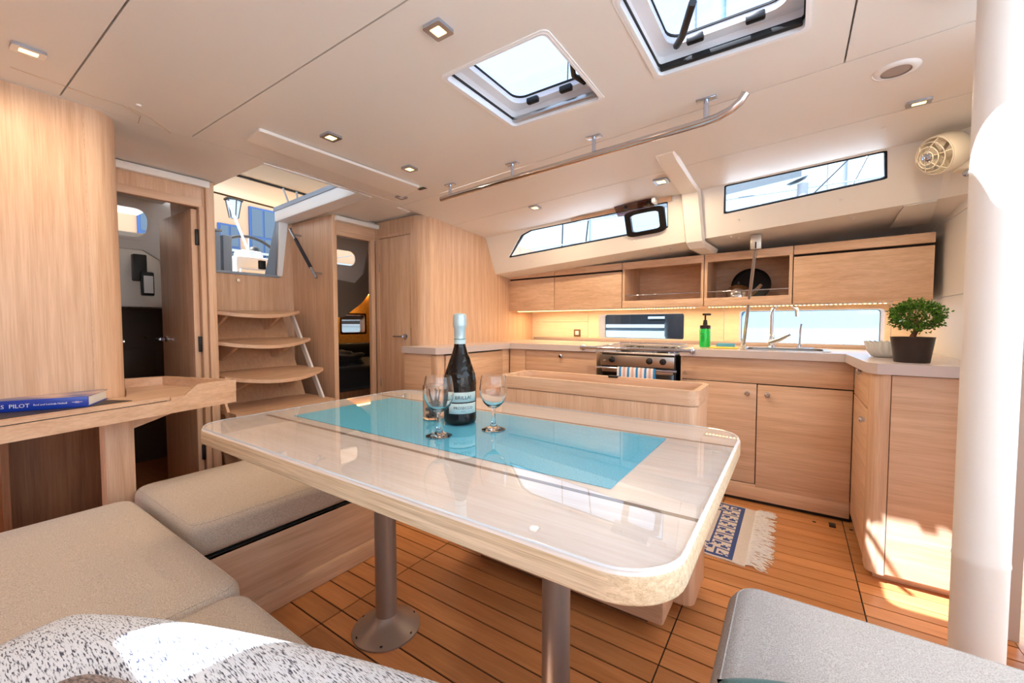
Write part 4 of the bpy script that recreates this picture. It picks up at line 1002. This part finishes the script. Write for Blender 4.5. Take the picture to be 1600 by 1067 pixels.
# cover picture noise
cm = MATS['cover_print']; nt = cm.node_tree; n_ = nt.nodes.new('ShaderNodeTexNoise'); n_.inputs['Scale'].default_value = 9; g_ = nt.nodes.new('ShaderNodeNewGeometry'); nt.links.new(g_.outputs['Position'], n_.inputs[0])
r_ = nt.nodes.new('ShaderNodeValToRGB'); r_.color_ramp.elements[0].color = (*lin((66, 84, 150)), 1); r_.color_ramp.elements[1].color = (*lin((206, 176, 168)), 1); r_.color_ramp.elements[0].position = .38; r_.color_ramp.elements[1].position = .62
nt.links.new(n_.outputs['Fac'], r_.inputs[0]); nt.links.new(r_.outputs[0], nt.nodes['Principled BSDF'].inputs['Base Color'])

# ================================================================== SETTEE
ZS = .43
def cushion(name, label, x0, x1, y0, y1, m=seat_f, z0=.305, z1=ZS, R=.06, r=.035, crown=.012, fn=None):
    t = thing(name, label, 'cushion', ((x0+x1)/2, (y0+y1)/2, z0))
    slab('pad', x0, x1, y0, y1, z0, z1, R, r, m, t, crown, fn=fn)
    d = r*.55
    zz = z1-.008
    ins = r*(1-math.sqrt(1-((r-.008)/r)**2))+.0008
    loop = [Vector((p[0], p[1], zz)) for p in rrect(x0+ins, x1-ins, y0+ins, y1-ins, R-ins, 6)]
    if fn: loop = [Vector(fn(*p)) for p in loop]
    tube('seam', loop, .0018, m, t, 5, closed=True)
    return t
cushion('seat_cushion', 'large beige seat cushion in the corner by the chart desk', -2.12, -1.165, -.30, .49)
cushion('seat_cushion', 'beige seat cushion partly under the grey tweed pillow', -1.158, -.32, -.30, .475)
cushion('seat_cushion', 'beige seat cushion on the wooden bench under the end of the table', -2.25, -1.625, .515, 1.36)
cushion('seat_cushion', 'grey seat cushion with the teal pillow on it', -.115, .75, .30, 1.16, seat_g, .33, .468, .07, .045)
t = thing('settee_base', 'oak base of the long settee beside the chart desk', 'bench', (-1.2, 0, 0))
box('front_panel', (-2.12, .43, .05), (-.33, .455, .30), oak_x, t, .003)
box('top_board', (-2.12, -.30, .28), (-.33, .43, .302), oak_x, t, .002)
box('kick', (-2.10, .40, 0), (-.35, .42, .05), oak_darkened, t, 0)
box('side_panel', (-2.12, -.30, .0), (-2.10, .43, .28), oak_y, t, .002)
t = thing('bench_base', 'oak bench box under the cushion at the end of the table', 'bench', (-1.95, .95, 0))
box('side_panel', (-1.66, .53, .075), (-1.638, 1.35, .30), oak_y, t, .003)
box('side_panel', (-2.24, .53, .0), (-2.22, 1.35, .30), oak_y, t, .003)
box('end_panel', (-2.22, 1.33, .0), (-1.66, 1.35, .30), oak_x, t, .003)
box('end_panel', (-2.22, .53, .0), (-1.66, .55, .30), oak_x, t, .003)
box('lid', (-2.24, .53, .288), (-1.638, 1.35, .302), rubber, t, .002)
box('kick', (-1.70, .54, 0), (-1.618, 1.34, .075), oak_y, t, .006)
t = thing('stool_base', 'oak base under the grey seat cushion by the mast post', 'bench', (.3, .7, 0))
box('side_panel', (-.09, .32, 0), (-.07, 1.12, .328), oak_y, t, .003)
box('side_panel', (.71, .32, 0), (.73, 1.12, .328), oak_y, t, .003)
box('front_panel', (-.07, 1.10, 0), (.71, 1.12, .328), oak_x, t, .003)
box('front_panel', (-.07, .32, 0), (.71, .34, .328), oak_x, t, .003)

# pillows
def pillow(name, label, c, sx, sy, h, m, rot, n=28, piping=None, cat='pillow', pw=3.0):
    bm = bmesh.new(); M = Matrix.Translation(Vector(c)) @ rot
    def prof(u, v): return h*max(0, (1-abs(u)**pw)*(1-abs(v)**pw))**.5
    top = [[None]*(n+1) for _ in range(n+1)]; bot = [[None]*(n+1) for _ in range(n+1)]
    for i in range(n+1):
        for j in range(n+1):
            u, v = 2*i/n-1, 2*j/n-1
            pin = 1-.08*(u*u*v*v)+.0
            x, y = u*sx*(1-.06*(1-v*v) if abs(u) > .99 else 1)*pin, v*sy*pin
            w = prof(u, v)*(1+.05*math.sin(u*5+v*3)+.03*math.sin(v*9-u*4))
            top[i][j] = bm.verts.new(M @ Vector((x, y, w)))
            bot[i][j] = top[i][j] if (i in (0, n) or j in (0, n)) else bm.verts.new(M @ Vector((x, y, -w)))
    for i in range(n):
        for j in range(n):
            bm.faces.new([top[i][j], top[i+1][j], top[i+1][j+1], top[i][j+1]])
            f = [bot[i][j], bot[i][j+1], bot[i+1][j+1], bot[i+1][j]]
            try: bm.faces.new(f)
            except ValueError: pass
    o = bm_done(bm, name, m, None, smooth=True)
    return tag(o, label, cat)
E_ = lambda a, b, c: Matrix.Rotation(c, 4, 'Z') @ Matrix.Rotation(b, 4, 'Y') @ Matrix.Rotation(a, 4, 'X')
pillow('tweed_pillow', 'big white and grey tweed pillow on the settee in the sun', (-.62, .10, .515), .44, .28, .075, tweed, E_(math.radians(4), math.radians(4), math.radians(25)), 40)
pillow('brown_pillow', 'brown knitted pillow resting on the tweed pillow', (-.765, .105, .592), .06, .05, .03, brown_f, E_(0, 0, math.radians(30)), 20)
pillow('teal_pillow', 'teal pillow with terracotta edge on the grey cushion', (.055, .69, .509), .13, .11, .033, teal_f, E_(0, 0, math.radians(20)), 20)
t = box('terracotta_cloth', (.10, .73, .474), (.22, .80, .487), terra, None, .005, fn=lambda a_, b_, c_: (a_, b_+.25*(a_-.16), c_)); tag(t, 'terracotta fringed cloth beside the teal pillow', 'cloth')

# ================================================================== TABLE
t = thing('saloon_table', 'pale oak saloon table on two grey metal legs', 'table', (-.875, .985, 0))
TX0, TX1, TY0, TY1, TZ = -1.635, -.12, .53, 1.45, .766
slab('table_top', TX0, TX1, TY0, TY1, .718, .7635, .10, .005, table_oak, t, n=10, k=2)
slab('edge_band', TX0-.001, TX1+.001, TY0-.001, TY1+.001, .7175, .7605, .101, .004, edge_oak, t, n=10, k=2)
for yy in (.755, 1.268): box('leaf_joint', (TX0+.03, yy-.006, .7633), (TX1-.005, yy+.006, .7641), mat('joint_%d' % int(yy*100), (150, 132, 122), .5), t, 0)
for lx in (-1.195, -.505):
    l_ = lathe('leg', [(0, .045), (.0375, .045), (.0375, .715), (0, .715)], (lx, .955, 0), alu, t, 28)
    lathe('base_flange', [(0, 0), (.118, 0), (.118, .006), (.09, .022), (.06, .036), (.043, .05), (.038, .056), (0, .056)], (lx, .955, 0), alu, l_, 36)
    for a_ in range(6):
        u = a_*PI/3+.2; lathe('bolt', [(0, .014), (.006, .0135), (.006, .008), (0, .008)], (lx+.104*math.cos(u), .955+.104*math.sin(u), 0), black, l_, 8)
    lathe('top_flange', [(0, .700), (.06, .700), (.075, .712), (.075, .7175), (0, .7175)], (lx, .955, 0), alu, l_, 24)
rn = box('table_runner', (-1.50, .80, .7642), (-.30, 1.245, .7656), runner, None, 0); tag(rn, 'turquoise woven runner lying flat under the clear table cover', 'runner')
cv = prism('table_cover', rrect(TX0+.005, TX1-.005, TY0+.005, TY1-.005, .096, 10), lambda a_, b_: (a_, b_, .7658), (0, 0, .0022), vinyl, None); tag(cv, 'glossy clear vinyl cover over the whole table top', 'table cover')
clear_in = bpy.data.materials.new('vinyl_inner_face'); clear_in.use_nodes = True; nt = clear_in.node_tree; nt.nodes.clear()
o_ = nt.nodes.new('ShaderNodeOutputMaterial'); t_ = nt.nodes.new('ShaderNodeBsdfTransparent'); nt.links.new(t_.outputs[0], o_.inputs[0])
cv.data.materials.append(clear_in)
for p in cv.data.polygons:
    p.use_smooth = False
    if p.normal.z < .5: p.material_index = 1
prism('cover_edge_glint', rrect(TX0+.004, TX1-.004, TY0+.004, TY1-.004, .097, 10), lambda a_, b_: (a_, b_, .7645), (0, 0, .0036), vinyl_edge_glint, cv, [rrect(TX0+.0055, TX1-.0055, TY0+.0055, TY1-.0055, .0955, 10)])  # thin ring painted as the bright edge where the sheet catches light
ZT = .7684
# prosecco bottle
t = thing('prosecco_bottle', 'dark textured prosecco bottle with pale blue foil and label', 'bottle', (-.925, 1.055, ZT))
bp_ = Vector((-.925, 1.055, ZT)); RB = .054; HS = 1.1
bprof = [(0, .002), (.0455, .0), (.052, .004), (RB, .014), (RB, .120), (.0535, .138), (.0497, .165), (.0389, .198), (.0275, .229), (.020, .255), (.0178, .275), (.0173, .297), (0, .297)]
bm = bmesh.new(); rows = []
rz = random.Random(21)
for i in range(len(bprof)-1):
    (r0, z0), (r1, z1) = bprof[i], bprof[i+1]; m_ = max(1, int(abs(z1-z0)/.0035))
    for k in range(m_): rows.append((r0+(r1-r0)*k/m_, z0+(z1-z0)*k/m_))
rows.append(bprof[-1]); NB = 88; R_ = []
for r0, z0 in rows:
    if r0 < 1e-5: R_.append([bm.verts.new(bp_+Vector((0, 0, z0)))]); continue
    amp = .0011 if .125 < z0 < .225 else (.0005 if .01 < z0 < .04 else 0)
    R_.append([bm.verts.new(bp_+Vector(((r0+amp*rz.uniform(-1, 1))*math.cos(2*PI*k/NB), (r0+amp*rz.uniform(-1, 1))*math.sin(2*PI*k/NB), z0))) for k in range(NB)])
for a_, b_ in zip(R_, R_[1:]):
    for k in range(NB):
        j = (k+1) % NB
        if len(a_) == 1: bm.faces.new([a_[0], b_[j], b_[k]])
        elif len(b_) == 1: bm.faces.new([a_[k], a_[j], b_[0]])
        else: bm.faces.new([a_[k], a_[j], b_[j], b_[k]])
bm_done(bm, 'glass_body', bottle_s, t, smooth=True)
lathe('foil', [(r_*1.08 if r_ != RB else r_, z_*HS) for r_, z_ in [(.0175, .238), (.0175, .262), (.0178, .288), (.0205, .292), (.0215, .298), (.021, .318), (.0195, .328), (.014, .332), (0, .333)]], bp_, foil, t, 32)
lathe('foil_band', [(r_*1.08 if r_ != RB else r_, z_*HS) for r_, z_ in [(.0177, .240), (.0180, .240), (.0180, .253), (.0177, .253)]], bp_, label_m, t, 32)
lathe('foil_line', [(r_*1.08 if r_ != RB else r_, z_*HS) for r_, z_ in [(.0178, .2535), (.0183, .2535), (.0183, .2555), (.0178, .2555)]], bp_, teal_line, t, 32)
la = math.atan2(-1.055, .925)  # toward the camera
def wrap(u, v, r): a_ = la+.12+u/RB; return tuple(bp_+Vector((r*math.cos(a_), r*math.sin(a_), v)))
def label_patch(name, u0, u1, v0, v1, m, r):
    bm = bmesh.new(); n = 18
    A = [bm.verts.new(wrap(u0+(u1-u0)*i/n, v0, r)) for i in range(n+1)]; B_ = [bm.verts.new(wrap(u0+(u1-u0)*i/n, v1, r)) for i in range(n+1)]
    for i in range(n): bm.faces.new([A[i], A[i+1], B_[i+1], B_[i]])
    bm.normal_update(); bmesh.ops.solidify(bm, geom=list(bm.faces), thickness=.0003)
    return bm_done(bm, name, m, t, smooth=True)
label_patch('label', -.046, .055, .038, .072, label_m, RB+.0009); label_patch('label', -.046, .055, .076, .108, label_m, RB+.0009)
text_mesh('brand_print', 'BRILLA!', .0165, ink, t, lambda a_, b_, c_: wrap(a_+.004, .086+b_, RB+.0016+c_), ext=.0002, align='CENTER')
text_mesh('type_print', 'PROSECCO', .0125, ink, t, lambda a_, b_, c_: wrap(a_+.004, .053+b_, RB+.0016+c_), ext=.0002, align='CENTER')
text_mesh('small_print', 'D.O.C.', .005, ink, t, lambda a_, b_, c_: wrap(a_+.004, .045+b_, RB+.0016+c_), ext=.0002, align='CENTER')
# wine glasses
def wineglass(x, y, label, s=1.0, water_in=False):
    t = thing('wine_glass', label, 'glass', (x, y, ZT), 'wine glasses on the table')
    pr_ = [(0, .001), (.034, .0), (.0345, .0015), (.025, .005), (.012, .010), (.0065, .020), (.0052, .035), (.0052, .055), (.007, .062), (.018, .068), (.030, .080), (.0385, .100), (.0405, .118), (.038, .140), (.0345, .158), (.0335, .158), (.0370, .139), (.0393, .118), (.0372, .101), (.029, .083), (.017, .0715), (0, .067)]
    o = lathe('glass', [(r*s, z*s) for r, z in pr_], (x, y, ZT), glass, t, 40, ang=60)
    return t
wineglass(-.862, .888, 'empty stemmed wine glass in front of the pebble tumbler', 1.12)
wineglass(-.772, 1.037, 'stemmed wine glass on the galley side of the prosecco bottle', 1.08)
# tumbler with corks and straws
t = thing('glass_tumbler', 'straight glass tumbler holding dark pebbles behind the bottle', 'tumbler', (-1.005, 1.03, ZT))
tc = Vector((-1.045, 1.05, ZT))
lathe('glass', [(0, .001), (.036, .0), (.037, .002), (.037, .115), (.035, .116), (.0345, .006), (0, .005)], tc, glass, t, 36, ang=50)
rr = random.Random(5)
pm = mat('pebble', (84, 74, 70), .3)
for i in range(26):
    a_ = rr.uniform(0, 2*PI); r0 = .022*math.sqrt(rr.random()); z0 = .012+.011*(i//8)
    blob('pebble', (tc.x+r0*math.cos(a_), tc.y+r0*math.sin(a_), ZT+z0), (.008, .007, .006), pm, t, i, .2, 5)
for i in range(5):
    a_ = i*1.3; tube('straw', [tc+Vector((.012*math.cos(a_), .012*math.sin(a_), .02)), tc+Vector((.024*math.cos(a_+.8), .024*math.sin(a_+.8), .10))], .003, mat('straw_%d' % i, (70, 66, 66), .4), t, 6)

# ---- console between table and galley
t = thing('centre_console', 'oak centre console with a rimmed tray top between table and galley', 'console', (-.72, 1.7, 0))
CX0, CX1, CY0, CY1 = -1.15, -.275, 1.585, 1.845
slab('body', CX0+.006, CX1-.004, CY0+.004, CY1-.004, .06, .80, .035, .003, oak_z, t, n=6, k=2)
prism('rim', rrect(CX0, CX1, CY0, CY1, .04, 6), lambda a_, b_: (a_, b_, .803), (0, 0, .055), oak_x, t, [rrect(CX0+.022, CX1-.022, CY0+.022, CY1-.022, .02, 4)])
prism('tray_floor', rrect(CX0+.01, CX1-.01, CY0+.01, CY1-.01, .03, 5), lambda a_, b_: (a_, b_, .802), (0, 0, .016), oak_x, t)
box('latch', (-.70, CY1-.026, .852), (-.655, CY1-.004, .862), black, t, .003)
t2 = thing('console_bench', 'oak bench locker under the far side of the table', 'bench', (-.8, 1.5, 0))
box('locker', (-1.27, 1.43, .06), (-.345, 1.58, .40), oak_x, t2, .012)
box('foot', (-1.20, 1.51, 0), (-.42, 1.57, .06), oak_darkened, t2, 0)  # dark colour stands for the shadow below the locker

# ---- rug
t = thing('woven_rug', 'navy and cream woven rug with fringe in front of the sink cabinet', 'rug', (-.5, 2.45, 0))
rx0, rx1, ry0, ry1 = -1.05, -.155, 2.115, 2.79; cell = .0105
nx, ny = int((rx1-rx0)/cell), int((ry1-ry0)/cell)
def rug_navy(i, j):
    ii = nx-1-i; jj = min(j, ny-1-j)   # distance from the fringed end and from the long edges
    if ii < 5 or jj < 1: return False
    ii -= 5; jj -= 1
    d = min(ii, jj)
    if d < 2: return True
    if d < 10:                          # interlocking key pattern
        k = (j if ii <= jj else i) % 8; q = d-2
        if k == 0: return True
        if q in (0, 7): return k == 4
        if q in (1, 2, 3): return (k in (2, 3)) or (k == 4 and q == 2)
        return (k in (5, 6)) or (k == 4 and q == 5)
    if d < 11: return True
    if d < 13: return False
    return True
bm = bmesh.new(); V = {}
def rv(i, j):
    if (i, j) not in V: V[(i, j)] = bm.verts.new((rx0+i*cell, ry0+j*cell+.01*math.sin(i*.12), .006+.001*math.sin(i*.5+j*.3)))
    return V[(i, j)]
for i in range(nx):
    for j in range(ny):
        f = bm.faces.new([rv(i, j), rv(i+1, j), rv(i+1, j+1), rv(i, j+1)]); f.material_index = 1 if rug_navy(i, j) else 0
bm.normal_update(); bmesh.ops.solidify(bm, geom=list(bm.faces), thickness=.005)
me = bpy.data.meshes.new('weave'); bmesh.ops.recalc_face_normals(bm, faces=bm.faces); bm.to_mesh(me); bm.free()
me.materials.append(rug_cream); me.materials.append(navy); link('weave', me, None, t)
rr = random.Random(11); bm = bmesh.new()
def strand(bm, pts, r):
    rings = []
    for i, p in enumerate(pts):
        d = (pts[min(i+1, len(pts)-1)]-pts[max(i-1, 0)]).normalized(); u = d.orthogonal().normalized(); v = d.cross(u)
        rings.append([bm.verts.new(p+(u*math.cos(k*2*PI/4)+v*math.sin(k*2*PI/4))*r) for k in range(4)])
    for a_, b_ in zip(rings, rings[1:]):
        for k in range(4): bm.faces.new([a_[k], a_[(k+1) % 4], b_[(k+1) % 4], b_[k]])
for i in range(150):
    yy = ry0+.01+(ry1-ry0-.02)*i/150; L_ = rr.uniform(.06, .11); dy = rr.uniform(-.035, .03); p = Vector((rx0+nx*cell, yy, .004))
    strand(bm, [p, p+Vector((L_*.35, dy*.3, .004+rr.uniform(0, .006))), p+Vector((L_*.7, dy*.8+rr.uniform(-.01, .01), .003+rr.uniform(0, .005))), p+Vector((L_, dy*1.2, .002))], .0023)
o = bm_done(bm, 'fringe', mat('fringe_white', (244, 238, 232), .9), t); o['kind'] = 'stuff'

# ================================================================== OUTSIDE
wtr = box('water_surface', (-60, -60, -1.2), (60, 60, -1.0), water, None, 0); struct(wtr); wtr.name = 'ground'
# neighbouring yacht alongside
t = thing('neighbour_yacht', 'moored sailing yacht seen through the starboard windows', 'boat', (-1, 6.2, -.9))
def hullplate(name, z0, z1, m, y0=5.4, xa=-9, xb=7): return box(name, (xa, y0, z0), (xb, y0+.3, z1), m, t, 0)
hullplate('topside', -1.0, 1.045, hull_grey); hullplate('stripe', 1.045, 1.09, out_white, 5.38, xb=-.95); hullplate('dark_band', 1.09, 1.85, hull_dark, 5.41, xb=-.95); hullplate('bow_panel', 1.045, 1.85, sky_cover, 5.41, xa=-.95)
box('hull_port', (-1.55, 5.40, 1.16), (-1.2, 5.405, 1.19), hull_grey, t, 0)
hullplate('toe_rail', 1.85, 1.92, out_white, 5.38)
box('deck', (-9, 5.7, 1.85), (7, 9, 1.9), out_white, t, 0)
tube('boom_cover', [(-4.2, 6.6, 3.0), (-3.2, 6.6, 3.05), (-1.6, 6.6, 3.1), (0, 6.6, 3.3)], .2, sailcover, t, 14, rs=[.10, .18, .26, .30])
tube('mast', [(.4, 6.6, 1.9), (.4, 6.6, 14)], .10, out_white, t, 14)
for yy, zz in ((5.5, 2.25), (5.5, 2.55)): tube('lifeline', [(-8.5, yy, zz), (6.5, yy, zz)], .008, out_white, t, 6)
for xx in (-7.2, -5.6, -4.0, -2.4, -.8, .9, 2.4): tube('stanchion', [(xx, 5.5, 1.9), (xx, 5.5, 2.56)], .013, chrome, t, 8)
for (a_, b_) in (((-2.9, 5.6, 1.9), (-3.2, 6.6, 9)), ((-2.55, 5.6, 1.9), (-2.2, 6.6, 9)), ((.2, 5.5, 1.9), (1.9, 6.6, 6))): tube('shroud', [a_, b_], .010, hull_dark, t, 6)
box('cabin_top', (-3.0, 6.2, 1.9), (.5, 7.8, 2.35), out_white, t, .05)
t = thing('deck_fender', 'dark round fender hanging on the moored yacht, seen through the low galley window', 'fender', (-1.05, 5.2, .8))
lathe('fender', [(0, -.4), (.10, -.38), (.17, -.25), (.17, .3), (.08, .42), (0, .44)], (-1.12, 5.2, 1.2), hull_dark, t, 18)
tube('line', [(-1.12, 5.2, 1.62), (-1.12, 5.37, 1.9)], .012, out_white, t, 6)
t = thing('winch_post', 'deck light post and dish seen through the forward long window', 'post', (.0, 3.6, 1.7))
tube('post', [(.02, 3.75, 1.70), (.03, 3.75, 2.12)], .035, out_white, t, 12)
lathe('dish', [(0, .0), (.05, .006), (.07, .022), (.0, .026)], (.0, 3.74, 2.13), hull_dark, t, 18, axis=(-.3, -.2, .9))
t = thing('deck_antenna', 'thin dark deck antenna beside the dish post', 'antenna', (-.23, 3.6, 1.7))
tube('rod', [(-.235, 3.6, 1.72), (-.225, 3.6, 1.93)], .006, hull_dark, t, 8); lathe('cap', [(0, 0), (.014, .0), (.014, .05), (.005, .06), (0, .06)], (-.225, 3.6, 1.93), hull_grey, t, 10)
for nm, xx, m_, r0 in (('distant_mast', -.66, out_white, .05), ('distant_mast', -.50, sky_cover, .07)):
    o = tube(nm, [(xx*1.7+.1, 5.1, 1.92), (xx*1.7+.1, 5.1, 9)], r0, m_, None, 12); tag(o, 'white mast outside the forward long window' if m_ is out_white else 'pale blue mast outside the forward long window', 'mast')
o = tube('guy_line', [(-.20, 3.7, 1.72), (.45, 4.6, 2.6)], .005, hull_dark, None, 6); tag(o, 'dark rope slanting up outside the forward long window', 'rope')
# side decks under the windows
sd = root('trim_5')
quad('side_deck', [shear(-3.0, 3.02, zb_(-3.0)+.02), shear(1.0, 3.02, zb_(1.0)+.02), shear(1.0, 3.75, zb_(1.0)-.02), shear(-3.0, 3.75, zb_(-3.0)-.02)], (0, 0, .012), roof_m, sd)
prism('hull_outside', [(-3.0, -1.2), (1.0, -1.2), (1.0, .9), (-3.0, .9)], SW(3.80), (0, .02, 0), out_white, sd)
# cockpit and quay through the companionway
ck = root('trim_6')
box('cockpit_sole', (-8, .0, 1.15), (-4.66, 4.5, 1.2), out_white, ck, 0)
box('cockpit_sole', (-4.66, 1.42, 1.15), (-3.47, 1.84, 1.2), out_white, ck, 0)
t = thing('cockpit_locker', 'grey cockpit pillar standing just outside the companionway', 'locker', (-4.0, 1.6, 1.2))
box('pillar', (-4.15, 1.46, 1.2), (-4.0, 1.545, 1.87), blue_grey, t, .01); box('pillar', (-4.1, 1.565, 1.2), (-4.0, 1.635, 1.85), blue_grey, t, .008)
box('cap', (-4.16, 1.45, 1.87), (-3.99, 1.56, 1.89), out_white, t, .006)
t = thing('steering_wheel', 'black rimmed steering wheel in the cockpit', 'wheel', (-5.5, 2.42, 1.2))
wc = Vector((-5.5, 2.42, 1.73))
tube('rim', [wc+Vector((0, .42*math.cos(2*PI*i/40), .42*math.sin(2*PI*i/40))) for i in range(40)], .018, black, t, 10, closed=True)
for k in range(5): u = 2*PI*k/5+.3; tube('spoke', [wc, wc+Vector((0, .42*math.cos(u), .42*math.sin(u)))], .008, chrome, t, 8)
box('pedestal', (-5.75, 2.35, 1.2), (-5.53, 2.62, 2.0), out_white, t, .04)
lathe('compass', [(0, 0), (.07, 0), (.075, .05), (.05, .1), (0, .12)], (-5.64, 2.55, 1.95), black, t, 18)
t = thing('cockpit_table', 'white cockpit table block behind the companionway', 'table', (-4.8, 2.2, 1.2))
box('table_body', (-5.1, 1.95, 1.2), (-4.7, 2.32, 1.80), out_white, t, .03); box('table_leaf', (-4.72, 1.98, 1.2), (-4.68, 2.3, 1.66), out_white, t, .01)
t = thing('companionway_leaf', 'blue grey companionway door leaf swung open', 'door', (-3.46, 1.70, 1.48))
quad('leaf', [(-3.45, 1.715, 1.485), (-3.52, 1.665, 1.485), (-3.52, 1.765, 1.96), (-3.45, 1.765, 1.95)], (0, .02, 0), blue_grey, t)
box('leaf_latch', (-3.53, 1.62, 1.53), (-3.50, 1.67, 1.60), black, t, .006)
t = thing('sprayhood', 'cream canvas sprayhood with a dark seam over the companionway', 'canopy', (-3.6, 1.8, 2.3))
quad('canvas', [(-2.0, .2, 2.36), (-2.0, 3.2, 2.36), (-3.75, 3.2, 2.27), (-3.75, .2, 2.33)], (0, 0, .02), canvas, t)
quad('canvas_drop', [(-3.75, .2, 2.33), (-3.75, 3.2, 2.27), (-4.4, 3.2, 2.24), (-4.4, .2, 2.36)], (0, 0, .02), canvas, t)
tube('hoop', [(-3.75, .2, 2.322), (-3.75, 3.2, 2.262)], .010, black, t, 8)
tube('edge_rope', [(-4.4, .2, 2.352), (-4.4, 3.2, 2.232)], .008, black, t, 6)
for dx in (-.12, .0, .12): tube('strut', [(-3.70, 2.08+dx*.4, 2.0), (-3.74, 2.06+dx, 2.285)], .009, out_white, t, 8)
t = thing('quay_building', 'peach quayside building with blue framed windows behind the cockpit', 'building', (-9.5, 4, -1))
box('wall', (-10, -2, -1), (-9.5, 12, 8), peach, t, 0)
for y0, y1, z0, z1 in ((3.62, 4.02, 1.9, 3.1), (4.2, 4.75, 1.9, 3.55), (5.2, 5.8, 1.9, 3.55), (2.4, 3.0, 1.9, 3.2)):
    w_ = box('window', (-9.52, y0, z0), (-9.46, y1, z1), frame_blue, t, .01)
    ym = (y0+y1)/2; zm = z0+(z1-z0)*.62
    for (pa, pb, qa, qb) in ((y0+.04, ym-.02, z0+.04, zm-.02), (ym+.02, y1-.04, z0+.04, zm-.02), (y0+.04, ym-.02, zm+.02, z1-.04), (ym+.02, y1-.04, zm+.02, z1-.04)): box('pane', (-9.47, pa, qa), (-9.45, pb, qb), shop_glass, w_, 0)
box('white_rail', (-9.4, -2, 2.55), (-9.37, 12, 2.6), out_white, t, 0)
t = thing('street_lantern', 'black street lantern bracketed to the quayside building', 'lantern', (-9.2, 3.72, 3.3))
lc = Vector((-9.0, 3.72, 3.35)); LS = 1.5
lathe('lamp_glass', [(0, -.22), (.07, -.22), (.125, .11), (0, .11)], lc, mat('lantern_glass', (150, 156, 164), .3), t, 6)
lathe('roof', [(.16, .11), (.16, .14), (.07, .21), (.03, .24), (.03, .30), (0, .31)], lc, black, t, 6)
for k in range(6): u = 2*PI*k/6; tube('bar', [lc+Vector((.073*math.cos(u), .073*math.sin(u), -.22)), lc+Vector((.13*math.cos(u), .13*math.sin(u), .11))], .009, black, t, 5)
tube('arm', [lc+Vector((0, 0, .3)), lc+Vector((0, 0, .42)), lc+Vector((-.51, -.1, .42))], .018, black, t, 6)
o = tube('bimini_pole', [(-5.3, 2.35, 1.9), (-4.5, 1.82, 2.26)], .013, blue_grey, None, 10); tag(o, 'white diagonal canopy pole crossing in front of the lantern', 'pole')
# masts and rigging above the hatches
o = tube('own_mast', [(.5, 1.87, 2.02), (.5, 1.87, 9)], .09, out_white, None, 16); tag(o, 'white mast rising above the deck over the forward hatch', 'mast')
for k_, (a_, b_) in enumerate((((-.50, 1.40, 2.15), (.3, 1.85, 8)), ((-.30, 1.36, 2.15), (.36, 1.7, 8)), ((-.86, 1.3, 2.2), (.2, 1.85, 9)))):
    o = tube('halyard', [a_, b_], .004, out_white, None, 6); tag(o, ['thin white halyard above the hatch with the dark blind, farther from the mast', 'thin white halyard above the hatch with the dark blind, nearer the mast', 'thin white halyard above the hatch without a dark blind'][k_], 'rope', 'halyards above the hatches')
t = thing('sun_shade_boom', 'unseen sail bag and boom added to shade the hatch without a dark blind', 'boom', (-1, .8, 3.1))
B0, B1 = Vector((.42, 1.6, 3.15)), Vector((-3.4, -.43, 3.15))  # added out of view to keep direct sun off the aft hatch
tube('boom', [B0, B1], .05, out_white, t, 10)
tube('sun_shade_bag', [B0+(B1-B0)*f for f in (.36, .40, .5, .7, .97)], .2, sailcover, t, 14, rs=[.16, .27, .30, .28, .15])
